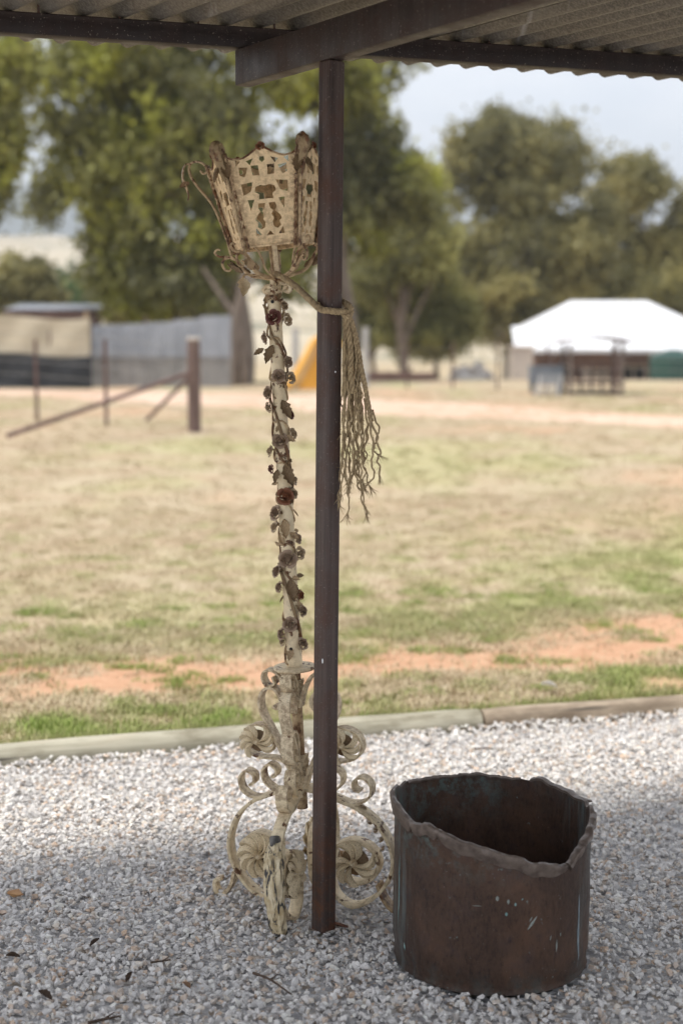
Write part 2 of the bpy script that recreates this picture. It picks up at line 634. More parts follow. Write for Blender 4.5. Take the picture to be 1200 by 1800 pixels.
def mk_leaf(name, c1, c2, c3):
    m, nt, b = newmat(name)
    t = attr(nt, 'tint')
    c = ramp(nt, t, [(0.0, c1), (0.5, c2), (1.0, c3)])
    nt.links.new(c, b.inputs['Base Color'])
    b.inputs['Roughness'].default_value = 0.5
    b.inputs['Specular IOR Level'].default_value = 0.3
    tr = nd(nt, 'ShaderNodeBsdfTranslucent')
    nt.links.new(c, tr.inputs['Color'])
    ms = nd(nt, 'ShaderNodeMixShader', Fac=0.45)
    nt.links.new(b.outputs[0], ms.inputs[1])
    nt.links.new(tr.outputs[0], ms.inputs[2])
    nt.links.new(ms.outputs[0], nt.nodes['Material Output'].inputs['Surface'])
    return m


M_GUM = mk_leaf('gum_leaves', (0.17, 0.168, 0.088), (0.275, 0.27, 0.095), (0.46, 0.47, 0.085))
M_OLIVE = mk_leaf('olive_gum_leaves', (0.20, 0.19, 0.095), (0.30, 0.275, 0.12), (0.42, 0.37, 0.15))
M_YELLOW = mk_leaf('yellow_gum_leaves', (0.19, 0.18, 0.08), (0.31, 0.28, 0.11), (0.44, 0.38, 0.15))
M_BUSH = mk_leaf('pale_bush_leaves', (0.22, 0.215, 0.09), (0.34, 0.325, 0.12), (0.45, 0.43, 0.16))
M_GREEN = mk_leaf('fresh_green_leaves', (0.05, 0.10, 0.03), (0.08, 0.15, 0.05), (0.13, 0.20, 0.07))
M_BARK = simple('gum_bark', (0.11, 0.08, 0.06), (0.27, 0.22, 0.18), 4, 0.9, stretch=(3, 3, 0.5), bmp=0.6, bd=0.03)
M_PALEBARK = simple('pale_gum_bark', (0.28, 0.24, 0.20), (0.48, 0.44, 0.39), 3, 0.85, stretch=(2, 2, 0.5), bmp=0.4, bd=0.02)


def mk_log(name, c1, c2, stain, s2):
    m, nt, b = newmat(name)
    grain = noi(nt, coord(nt, (1.2, 30, 30)), 1.6, 5, 0.65, 0.3)
    blot = noi(nt, coord(nt, (2.2, 6, 6)), 1.7, 5, 0.62)
    crack = noi(nt, coord(nt, (0.9, 20, 20)), 1.1, 3, 0.5)
    c = ramp(nt, grain, [(0.30, c1), (0.66, c2)])
    c = mix(nt, ramp(nt, blot, [(0.47, 0.0), (0.66, 0.8)]), c, stain)
    c = mix(nt, ramp(nt, blot, [(0.30, 0.6), (0.42, 0.0)]), c, s2)
    c = mix(nt, ramp(nt, crack, [(0.64, 0.0), (0.69, 0.85)]), c, (0.06, 0.05, 0.04))
    nt.links.new(c, b.inputs['Base Color'])
    b.inputs['Roughness'].default_value = 0.88
    bump(nt, b, crack, -0.6, 0.01)
    return m


M_LOG_PALE = mk_log('pale_treated_log', (0.23, 0.215, 0.155), (0.45, 0.42, 0.33), (0.16, 0.14, 0.09), (0.42, 0.36, 0.27))
M_LOG_TAN = mk_log('tan_weathered_log', (0.20, 0.155, 0.105), (0.43, 0.35, 0.26), (0.15, 0.11, 0.075), (0.42, 0.37, 0.30))
M_TWIG = simple('dead_bark', (0.035, 0.022, 0.015), (0.11, 0.07, 0.045), 30, 0.9)

# ================================================================== SETTING
def kerb_y(X):
    return 5.83 + 0.305 * max(-7.0, min(7.0, X))


def terrain(X, Y):
    z = 0.035 + 0.345 * smoothstep(7, 24, Y) + 0.15 * smoothstep(24, 50, Y) - 1.6 * smoothstep(56, 67, Y)
    w = smoothstep(10, 40, Y)
    return z + 0.05 * w * fbm(X, Y, 0.09, 3, 4.2)


def lawn_masks(X, Y):
    w = Y - kerb_y(X)
    n1 = fbm(X, Y, 0.9, 5, 1.0)
    n2 = fbm(X, Y, 2.3, 4, 7.0)
    n3 = fbm(X, Y * 0.55, 0.35, 4, 3.0)
    band = smoothstep(0.50, 1.0, w + 0.5 * n1) * (1 - smoothstep(1.3, 2.1, w + 0.5 * n1))
    soil = band * smoothstep(-0.85, -0.15, n2 + 0.5 * n1 + 0.12)
    soil = max(soil, 0.75 * smoothstep(0.18, 0.6, n1 + 0.25 * n2) * (1 - smoothstep(0.7, 1.0, w)))
    far = smoothstep(3.5, 9, w)
    soil = max(soil, 0.50 * smoothstep(0.22, 0.6, n3) * far)
    g_near = (1 - smoothstep(0.75, 1.05, w)) * smoothstep(-0.18, 0.28, n1 + 0.6 * n2)
    g_mid = smoothstep(1.4, 1.9, w) * (1 - smoothstep(2.4, 6.8, w - 0.3 * X)) * smoothstep(-0.55, 0.60, n1 + 0.55 * n2 + 0.08) * (0.50 + 0.10 * min(3, max(-2, X)))
    g_far = smoothstep(4, 7, w) * 0.35 * smoothstep(0.0, 0.6, -n3 + 0.3 * n1)
    green = max(0.95 * g_near, 0.85 * g_mid, g_far) * (1 - 0.9 * soil)
    green = max(green, 0.5 * smoothstep(0.25, 0.55, fbm(X, Y, 3.6, 3, 12.0)) * (1 - smoothstep(5, 9, w)))
    return green * 0.82, soil


def build_ground():
    ws = [-0.045, 0.0]
    w = 0.0
    step = 0.06
    while w < 4000:
        w += step
        ws.append(w)
        if w > 3: step = max(step, 0.022 * w)
    na = 181
    ss = np.linspace(-1, 1, na)
    aa = np.sign(ss) * np.abs(ss) ** 2.3
    V, G, S = [], [], []
    for w in ws:
        ww = max(w, 0)
        for a in aa:
            X = float(a * (34 + 1.1 * ww))
            Y = kerb_y(X) + w
            V.append((X, Y, terrain(X, Y)))
            if w < 60 and abs(X) < 40: g, s = lawn_masks(X, Y)
            else: g, s = 0.12, 0.15
            G.append(g); S.append(s)
    nr = len(ws)
    i = np.arange(nr - 1)[:, None] * na + np.arange(na - 1)[None, :]
    F = np.stack([i, i + 1, i + na + 1, i + na], -1).reshape(-1)
    me = quick_mesh('ground', np.array(V), 4, F, {'green': G, 'soil': S})
    me.polygons.foreach_set('use_smooth', [True] * len(me.polygons))
    tag(link_mesh('ground', me, mat=M_LAWN), kind='structure')


build_ground()

# the gravel bed: one sheet behind the kerb line
mb = MB()
xs = [-40, -7, 7, 40]
mb.add([(x, -40, -0.012) for x in xs] + [(x, kerb_y(x) + 0.02, -0.012) for x in xs], [(0, 1, 5, 4), (1, 2, 6, 5), (2, 3, 7, 6)])
tag(mb.build('gravel_bed', M_BED), kind='structure')

# red dirt track crossing the paddock
M_TRACK = simple('pale_red_dirt', (0.50, 0.32, 0.22), (0.62, 0.47, 0.37), 0.35, 0.95, bmp=0.3, bd=0.05)
pts = spline([(-16, 41.5, 1.0), (-9, 39.5, 1.6), (-3.5, 36, 3.2), (1.0, 31.5, 2.9), (4.2, 27.2, 2.0), (7.5, 23.5, 1.7), (12, 19.5, 1.7), (22, 13, 1.7)], 12)
V, F = [], []
for i, p in enumerate(pts):
    d = (pts[min(i + 1, len(pts) - 1)] - pts[max(i - 1, 0)])[:2]
    d = d / np.linalg.norm(d)
    nrm = np.array([-d[1], d[0]])
    for k in range(9):
        t = k / 4 - 1
        jag = 1 + 0.25 * fbm(p[0] + 9 * t, p[1], 0.7, 3, 9.0)
        q = p[:2] + nrm * t * p[2] * jag
        V.append((q[0], q[1], terrain(q[0], q[1]) + (0.02 if 0 < k < 8 else -0.02)))
for i in range(len(pts) - 1):
    for k in range(8):
        F.append((i * 9 + k, i * 9 + k + 1, (i + 1) * 9 + k + 1, (i + 1) * 9 + k))
tag(MB().add(V, F).build('dirt_track', M_TRACK, smooth=True), kind='structure')


# far hills: dry paddocks with wooded patches
def build_hills(name, y0, y1, hfun, mt, nx=90, ny=30, span=1.3):
    V = []
    for j in range(ny):
        Y = y0 + (y1 - y0) * j / (ny - 1)
        for i in range(nx):
            X = (i / (nx - 1) * 2 - 1) * span * y1
            V.append((X, Y, hfun(X, Y, j / (ny - 1))))
    i = np.arange(ny - 1)[:, None] * nx + np.arange(nx - 1)[None, :]
    F = np.stack([i, i + 1, i + nx + 1, i + nx], -1).reshape(-1)
    me = quick_mesh(name, np.array(V), 4, F)
    me.polygons.foreach_set('use_smooth', [True] * len(me.polygons))
    return tag(link_mesh(name, me, mat=mt), kind='structure')


def mk_hill(name, dry, dry2, wood, s):
    m, nt, b = newmat(name)
    f = noi(nt, coord(nt), s, 5, 0.6)
    f2 = noi(nt, coord(nt, (1, 2.4, 1)), s * 2.2, 5, 0.6)
    c = ramp(nt, f, [(0.35, dry), (0.65, dry2)])
    c = mix(nt, ramp(nt, f2, [(0.53, 0.0), (0.58, 0.9)]), c, wood)
    nt.links.new(c, b.inputs['Base Color'])
    b.inputs['Roughness'].default_value = 1.0
    b.inputs['Specular IOR Level'].default_value = 0.0
    return m


M_HILL = mk_hill('dry_hillside', (0.40, 0.33, 0.22), (0.52, 0.45, 0.33), (0.12, 0.13, 0.08), 0.006)
M_RANGE = mk_hill('wooded_range', (0.07, 0.08, 0.06), (0.10, 0.11, 0.07), (0.06, 0.07, 0.05), 0.002)
build_hills('hills', 420, 1500, lambda X, Y, t: -3 + 118 * smoothstep(0, 1, t) * (0.72 + 0.28 * math.sin(X * 0.0028 + 2.4)) + 5 * fbm(X, Y, 0.006, 4) - (9 if t > 0.999 else 0), M_HILL)
build_hills('mountain_range', 2400, 3500, lambda X, Y, t: -8 + 350 * math.sin(math.pi * min(t, 0.5)) ** 1.5 * (0.75 + 0.25 * math.sin(X * 0.0018 + 3.0)) + 26 * fbm(X, Y, 0.002, 5) * t, M_RANGE)

# ------------------------------------------------------------------ kerb logs
def kerb_log(x0, x1, mt, label, z=0.012, r=0.064, bow=0.0, seed=0):
    n = 26
    pts = []
    for i in range(n + 1):
        t = i / n
        x = x0 + (x1 - x0) * t
        pts.append(Vector((x, kerb_y(x) - 0.05 + bow * math.sin(math.pi * t), z + 0.006 * fbm(x, seed, 0.9, 2))))
    a = pts[0]
    d = (pts[-1] - pts[0]).normalized()
    rot = math.atan2(d.y, d.x)
    Mi = (Matrix.Translation(a) @ Matrix.Rotation(rot, 4, 'Z')).inverted()
    m = MB()
    m.tube([Mi @ p for p in pts], [r * (0.93 if i in (0, n) else 1 + 0.03 * fbm(i * 0.4, seed, 1, 2)) for i in range(n + 1)], 20,
           mod=lambda i, k: 1 + 0.018 * noise.noise(Vector((i * 0.12, k * 1.3, seed))))
    o = link_mesh('kerb_log', m.mesh('kerb_log', True, angle=50), mat=mt, loc=a, rot=(0, 0, rot))
    return tag(o, label, 'kerb log', 'timber logs edging the gravel')


kerb_log(-2.75, 0.585, M_LOG_PALE, 'long pale grey-green round timber log edging the gravel, passing behind the lamp', bow=0.03, seed=1)
kerb_log(0.60, 3.7, M_LOG_TAN, 'tan weathered round timber log edging the gravel, behind the copper tub', r=0.060, bow=-0.03, seed=5)

# ------------------------------------------------------------------ lean-to shelter
shelter = empty('lean_to_shelter', (-0.05, 3.79, 0), 'rust brown steel lean-to with corrugated iron roof over the gravel and one square post', 'shelter')
SO = Vector((-0.05, 3.79, 0))
BD = Vector((0.582, -0.813, 0)).normalized()      # the beam and the corrugations run this way, towards the viewer
BN = Vector((-BD.y, BD.x, 0))                       # across the corrugations
PD = Vector((1.993, 0.607, 0)).normalized()       # the purlin and the eave run this way
POST_TOP = Vector((-0.025, 3.79, 2.34))

m = MB().box((0, 0, 1.17), (0.05, 0.05, 2.34))
post = m.build('post', M_STEEL, shelter, smooth=True, bevel=0.006, seg=3, angle=35)
post.matrix_local = Matrix.Rotation(math.atan2(0.025, 2.34), 4, 'Y') @ Matrix.Rotation(R(41), 4, 'Z')
foot = MB().box((0.0, 0.0, 0.0), (0.075, 0.03, 0.006)).build('foot_plate', simple('red_rust', (0.07, 0.03, 0.018), (0.17, 0.07, 0.035), 40), post)
foot.location = (0.03, -0.03, 0.017)
foot.rotation_euler = (R(25), R(18), R(70))
MB().lathe([(0.0001, 0), (0.0035, 0.0005), (0.0045, 0.003), (0.0001, 0.0042)], 8).build('paint_fleck', simple('white_fleck', (0.7, 0.7, 0.7), (0.8, 0.8, 0.8), bmp=0), post).matrix_local = \
    Matrix.Translation((0.0, -0.025, 1.54)) @ Matrix.Rotation(R(90), 4, 'X') @ Matrix.Scale(0.6, 4)

MB().lathe([(0.0001, 0), (0.0035, 0.0005), (0.0045, 0.002), (0.0001, 0.003)], 8).build('paint_fleck', bpy.data.materials['white_fleck'], post).matrix_local = \
    Matrix.Translation((-0.025, -0.016, 0.765)) @ Matrix.Rotation(R(-90), 4, 'Y') @ Matrix.Diagonal((1.6, .7, .6, 1))

a = POST_TOP - BD * 0.44 + Vector((0, 0, 0.05)) - SO
b_ = POST_TOP + BD * 2.75 + Vector((0, 0, 0.05)) - SO
MB().bar(a, b_, 0.05, 0.10).build('beam', M_BEAM, shelter, smooth=True, bevel=0.005, seg=2)
pc = Vector((0, 3.97 + 0.3046 * 0.924 - 0.03, 2.44 + 0.03))
MB().bar(pc - PD * 2.6 - SO, pc + PD * 3.4 - SO, 0.05, 0.058).build('purlin', M_PURLIN, shelter, smooth=True, bevel=0.004, seg=2)
for dist in (1.45, 2.75):      # the next purlins back, over the viewer's head
    q = pc - Vector((0, 1, 0)) * dist
    MB().bar(q - PD * 2.6 - SO, q + PD * 3.4 - SO, 0.05, 0.058).build('purlin', M_PURLIN, shelter, smooth=True, bevel=0.004, seg=2)

# corrugated sheets; each covers eight corrugations and laps over its neighbour
PITCH_C, AMP = 0.094, 0.0145
ZS = 2.499 + AMP + 0.002
eave0 = Vector((0, pc.y + 0.385, 0))


def eave_t(s):
    """Distance along -BD at which the line at offset s across the corrugations meets the eave."""
    # eave0 + PD*e == BN*s - BD*t
    A = np.array([[PD.x, BD.x], [PD.y, BD.y]])
    rhs = np.array([BN.x * s - eave0.x, BN.y * s - eave0.y])
    return np.linalg.solve(A, rhs)[1]


def roof_sheet(s0, lap):
    n = 8 * 9 + 10
    V, F = [], []
    for i in range(n + 1):
        s = s0 + i * (8.9 * PITCH_C) / n
        t1 = eave_t(s)
        z = ZS + AMP * math.sin(2 * math.pi * s / PITCH_C) + lap
        for j, t in enumerate((t1, t1 - 0.4, t1 - 1.2, t1 - 2.2, t1 - 3.35)):
            p = BN * s - BD * t
            V.append((p.x - SO.x, p.y - SO.y, z + 0.003 * math.sin(t * 3 + s) * (j > 0)))
    for i in range(n):
        for j in range(4):
            F.append((i * 5 + j, i * 5 + j + 1, (i + 1) * 5 + j + 1, (i + 1) * 5 + j))
    MB().add(V, F).build('roof_sheet', M_ROOF, shelter, smooth=True, angle=180)


s_mid = eave0.dot(BN)
for k in range(-4, 4):  # leftmost sheet, out of view, added to keep sun off the near gravel
    roof_sheet(s_mid + k * 8 * PITCH_C + 0.03, 0.0015 * (k % 2))
bolt_me = MB().tube([(0, 0, -0.002), (0, 0, 0.030)], 0.0035, 6).mesh('roof_bolt')
for k in range(-9, 12):
    q = pc + PD * (0.02 + k * 0.218)
    o = link_mesh('roof_bolt', bolt_me, shelter, M_STEEL, loc=(q.x - SO.x, q.y - SO.y - 0.015, 2.499))

# ------------------------------------------------------------------ crushed stone
def hull(seed, sx, sy, sz, n=11):
    r = random.Random(seed)
    bm = bmesh.new()
    for _ in range(n):
        d = Vector((r.gauss(0, 1), r.gauss(0, 1), r.gauss(0, 1))).normalized()
        d *= r.uniform(0.82, 1.1)
        bm.verts.new((d.x * sx, d.y * sy, d.z * sz))
    g = bmesh.ops.convex_hull(bm, input=bm.verts)
    bmesh.ops.delete(bm, geom=[e for e in g['geom_interior'] if isinstance(e, bmesh.types.BMVert)], context='VERTS')
    me = bpy.data.meshes.new('stone')
    bm.to_mesh(me)
    bm.free()
    return me


def scatter(name, pts, rots, scales, picks, templates, kind='stuff', extra=None):
    """One object whose points carry copies of the template meshes (uncountable stuff only)."""
    coll = bpy.data.collections.new(name + '_pieces')
    for i, me in enumerate(templates):
        coll.objects.link(bpy.data.objects.new('%s_piece_%02d' % (name, i), me))
    me = bpy.data.meshes.new(name)
    me.vertices.add(len(pts))
    me.vertices.foreach_set('co', np.asarray(pts, np.float32).ravel())
    for nm, typ, arr, key in (('rot', 'FLOAT_VECTOR', rots, 'vector'), ('scl', 'FLOAT_VECTOR', scales, 'vector'), ('pick', 'INT', picks, 'value')):
        a_ = me.attributes.new(nm, typ, 'POINT')
        a_.data.foreach_set(key, np.asarray(arr, np.int32 if typ == 'INT' else np.float32).ravel())
    for nm, arr in (extra or {}).items():
        a_ = me.attributes.new(nm, 'FLOAT', 'POINT')
        a_.data.foreach_set('value', np.asarray(arr, np.float32))
    o = link_mesh(name, me)
    ng = bpy.data.node_groups.new(name + '_nodes', 'GeometryNodeTree')
    ng.interface.new_socket('Geometry', in_out='INPUT', socket_type='NodeSocketGeometry')
    ng.interface.new_socket('Geometry', in_out='OUTPUT', socket_type='NodeSocketGeometry')
    N, L = ng.nodes, ng.links
    gi, go = N.new('NodeGroupInput'), N.new('NodeGroupOutput')
    ci = N.new('GeometryNodeCollectionInfo')
    ci.inputs['Collection'].default_value = coll
    ci.inputs['Separate Children'].default_value = True
    ci.inputs['Reset Children'].default_value = True
    iop = N.new('GeometryNodeInstanceOnPoints')
    iop.inputs['Pick Instance'].default_value = True

    def na_(nm, typ):
        q = N.new('GeometryNodeInputNamedAttribute')
        q.data_type = typ
        q.inputs['Name'].default_value = nm
        return q.outputs['Attribute']
    e2r = N.new('FunctionNodeEulerToRotation')
    L.new(na_('rot', 'FLOAT_VECTOR'), e2r.inputs[0])
    L.new(gi.outputs[0], iop.inputs['Points'])
    L.new(ci.outputs[0], iop.inputs['Instance'])
    L.new(na_('pick', 'INT'), iop.inputs['Instance Index'])
    L.new(e2r.outputs[0], iop.inputs['Rotation'])
    L.new(na_('scl', 'FLOAT_VECTOR'), iop.inputs['Scale'])
    L.new(iop.outputs[0], go.inputs[0])
    md = o.modifiers.new('scatter', 'NODES')
    md.node_group = ng
    return tag(o, kind=kind)


stones = []
for i in range(14):
    me = hull(100 + i, 1.0, random.uniform(0.68, 0.95), random.uniform(0.45, 0.75), random.choice((9, 10, 12)))
    me.materials.append(M_STONE)
    stones.append(me)

NS = 82000
X = rng.uniform(-3.3, 3.6, NS)
ky = np.array([kerb_y(x) for x in X]) - 0.10
Y = 2.75 + (ky - 2.75) * rng.uniform(0, 1, NS)
u = rng.uniform(0, 1, NS)
size = 0.0080 + 0.0075 * u ** 1.6 + 0.005 * (rng.uniform(0, 1, NS) > 0.985)
lump = np.array([0.008 * fbm(x, y, 2.2, 3, 2.0) for x, y in zip(X, Y)])
near_kerb = np.clip(1 - (ky - Y) / 0.22, 0, 1) * 0.02
Z = -0.006 + lump + near_kerb + rng.uniform(0, 0.013, NS)
rots = np.stack([rng.normal(0, 0.45, NS), rng.normal(0, 0.45, NS), rng.uniform(0, 6.28, NS)], 1)
# fines filling the gaps
NF = 25000
X2 = rng.uniform(-1.6, 2.0, NF); ky2 = np.array([kerb_y(x) for x in X2]) - 0.10
Y2 = 2.95 + (ky2 - 2.95) * rng.uniform(0, 1, NF)
X = np.concatenate([X, X2]); Y = np.concatenate([Y, Y2])
Z = np.concatenate([Z, -0.004 + rng.uniform(0, 0.008, NF) + np.array([0.008 * fbm(x, y, 2.2, 3, 2.0) for x, y in zip(X2, Y2)])])
size = np.concatenate([size, rng.uniform(0.003, 0.0065, NF)])
NS += NF
rots = np.stack([rng.normal(0, 0.45, NS), rng.normal(0, 0.45, NS), rng.uniform(0, 6.28, NS)], 1)
keep = np.hypot(X - 0.3956, Y - 3.622) > 0.2565 + size * 0.55      # nothing under the tub
X, Y, Z, rots, size = X[keep], Y[keep], Z[keep], rots[keep], size[keep]
scatter('gravel', np.stack([X, Y, Z], 1), rots, np.stack([size] * 3, 1), rng.integers(0, 14, len(X)), stones)

# ------------------------------------------------------------------ grass
def tuft(seed, n, h, spread, wid, lean=0.5):
    r = random.Random(seed)
    m = MB()
    for _ in range(n):
        a, q = r.uniform(0, 6.283), spread * math.sqrt(r.random())
        bx, by = q * math.cos(a), q * math.sin(a)
        hh = h * r.uniform(0.5, 1.15)
        da = r.uniform(0, 6.283)
        l = hh * r.uniform(0.1, lean * 1.8)
        wx, wy = -math.sin(da) * wid, math.cos(da) * wid
        dx, dy = math.cos(da), math.sin(da)
        m.add([(bx - wx, by - wy, -0.004), (bx + wx, by + wy, -0.004),
               (bx + dx * l * .35 + wx * .8, by + dy * l * .35 + wy * .8, hh * .62), (bx + dx * l * .35 - wx * .8, by + dy * l * .35 - wy * .8, hh * .62),
               (bx + dx * l, by + dy * l, hh)], [(0, 1, 2, 3), (3, 2, 4)])
    me = m.mesh('tuft')
    me.materials.append(M_BLADE)
    return me


tufts = [tuft(i, 22, 0.030, 0.05, 0.0016) for i in range(5)] + [tuft(20 + i, 16, 0.03, 0.09, 0.0022, 0.9) for i in range(3)]
P, RO, SC, PK, GR = [], [], [], [], []
r = random.Random(5)


def grow(n, w0, w1, xspan, base):
    for _ in range(n):
        w = w0 + (w1 - w0) * r.random()
        x = r.uniform(-xspan - 0.28 * w, xspan + 0.28 * w)
        y = kerb_y(x) + w
        g, s = lawn_masks(x, y)
        if r.random() < s * 0.93: continue
        if r.random() > 0.45 + 0.55 * g: continue
        P.append((x, y, terrain(x, y)))
        RO.append((0, 0, r.uniform(0, 6.28)))
        k = base * r.uniform(0.6, 1.3) * (0.75 + 0.55 * g)
        SC.append((base * r.uniform(0.8, 1.3), base * r.uniform(0.8, 1.3), k))
        PK.append(r.randrange(5) if g > 0.25 else r.randrange(3, 8))
        GR.append(min(1, max(0, g * 1.15 + r.uniform(-0.15, 0.15))))


grow(15000, 0.02, 2.4, 2.6, 1.15)
grow(16000, 2.2, 8.0, 3.0, 1.15)
grow(15000, 8.0, 34.0, 5.0, 1.9)
for i in range(900):      # tufts hugging the logs
    x = r.uniform(-2.7, 3.4)
    y = kerb_y(x) + r.uniform(0.015, 0.07)
    P.append((x, y, terrain(x, y))); RO.append((0, 0, r.uniform(0, 6.28))); SC.append((0.8, 0.8, r.uniform(0.7, 2.0))); PK.append(r.randrange(5)); GR.append(r.uniform(0.3, 0.9))
for i in range(130):      # separate green clumps on the bare strip and round it
    w = r.uniform(0.15, 3.2)
    x = r.uniform(-2.6 - .28 * w, 2.8 + .28 * w)
    rad = r.uniform(0.03, 0.13)
    for j in range(int(6 + 130 * rad)):
        a, q = r.uniform(0, 6.28), rad * math.sqrt(r.random())
        xx, yy = x + 1.5 * q * math.cos(a), kerb_y(x) + w + q * math.sin(a)
        P.append((xx, yy, terrain(xx, yy))); RO.append((0, 0, r.uniform(0, 6.28))); SC.append((0.8, 0.8, r.uniform(0.6, 1.25))); PK.append(r.randrange(5)); GR.append(r.uniform(0.7, 1.0))
scatter('grass', P, RO, SC, PK, tufts, extra={'green': GR})

# ------------------------------------------------------------------ air
hz_me = MB().box((0, 0, 202), (10400, 10400, 436)).mesh('haze')
m, nt, b = newmat('pale_air')
nt.nodes.remove(b)
pv = nd(nt, 'ShaderNodeVolumePrincipled', Density=0.00045, Anisotropy=0.2, Color=(0.86, 0.92, 1.0, 1))
nt.links.new(pv.outputs[0], nt.nodes['Material Output'].inputs['Volume'])
tag(link_mesh('haze', hz_me, mat=m), kind='stuff')

# ================================================================== GARDEN LAMP
LB = Vector((-0.0973, 3.972, 0.0))
LROT = (R(0.6), R(-2.9), 0)
lamp = empty('garden_lamp', LB, 'ornate cream wrought iron garden lamp with rose wound column, leaning beside the post', 'garden lamp', rot=LROT)
LM = Matrix.Translation(LB) @ Euler(LROT).to_matrix().to_4x4()
LMI = LM.inverted()


def loc_px(px, py, Y=3.972):
    return LMI @ at(px, py, Y)


# ---------------------------------------------------------------- scrolled base
LOWER = [(.010, .352), (.055, .342), (.10, .325), (.15, .303), (.200, .258), (.230, .19), (.230, .13), (.203, .072), (.163, .030),
         (.118, .013), (.082, .040), (.070, .085), (.072, .145), (.090, .189), (.134, .207), (.178, .189), (.196, .145), (.178, .101), (.134, .083), (.098, .096)]
CURL_OUT = [(.060, .345), (.105, .322), (.150, .318), (.180, .338), (.186, .372), (.166, .394), (.143, .384), (.142, .360), (.157, .353)]
CURL_IN = [(.045, .335), (.082, .345), (.108, .368), (.112, .398), (.092, .418), (.070, .404), (.073, .384), (.086, .382)]
UPPER_S = [(.010, .345), (.026, .40), (.050, .46), (.080, .520), (.104, .570), (.108, .612), (.088, .642), (.060, .640), (.043, .612), (.052, .585), (.068, .590)]
UPPER_WHEEL = [(.012, .375), (.030, .418), (.062, .434), (.10, .437), (.120, .438), (.154, .452), (.168, .486), (.154, .520), (.120, .534), (.086, .520), (.072, .486), (.084, .456)]
TOP_CURL = [(.012, .590), (.026, .645), (.052, .688), (.084, .694), (.096, .672), (.082, .648), (.060, .656), (.064, .676)]
STEM = [(.016, .285), (.022, .36), (.018, .42), (.024, .47), (.027, .53), (.018, .58), (.024, .63), (.018, .70)]
KNUCKLE = [(.034, .300), (.052, .318), (.052, .350), (.036, .362)]
KNUCKLE2 = [(.036, .385), (.056, .405), (.056, .452), (.034, .466)]
KNUCKLE3 = [(.036, .520), (.062, .545), (.060, .600), (.036, .612)]


def wheel_meshes():
    pm = MB()
    n = 9
    V = []
    for i in range(n + 1):
        t = i / n
        rr = 0.10 + 0.88 * t
        ang = 0.62 * t * t
        hw = 0.315 * (math.sin(math.pi * min(1, t * 0.60 + 0.12)) ** 0.9)
        for k, (q, h) in enumerate(((-1, 0.0), (-0.45, 0.10), (0, 0.20), (0.45, 0.12), (1, 0.03))):
            aa = ang + q * hw * 0.92 + (0.10 * h)
            V.append((rr * math.cos(aa), rr * math.sin(aa), (0.06 + h) * (1 - 0.25 * t)))
    F = [(i * 5 + k, i * 5 + k + 1, (i + 1) * 5 + k + 1, (i + 1) * 5 + k) for i in range(n) for k in range(4)]
    pm.add(V, F)
    b0 = len(V)
    pm.add([(x, y, -0.02) for x, y, z in V], [tuple(reversed(f)) for f in F])
    petal = pm.mesh('petal', True, angle=60)
    boss = MB().lathe([(0.0001, .24), (.07, .23), (.13, .18), (.17, .10), (.18, .0)], 12).mesh('boss', True)
    back = MB().lathe([(0.0001, -.20), (.55, -.20), (.60, -.24), (.55, -.28), (0.0001, -.28)], 20).mesh('backing', True)
    for me_, mt_ in ((petal, M_CREAM), (boss, M_CREAM), (back, M_GILT)): me_.materials.append(mt_)
    return petal, boss, back


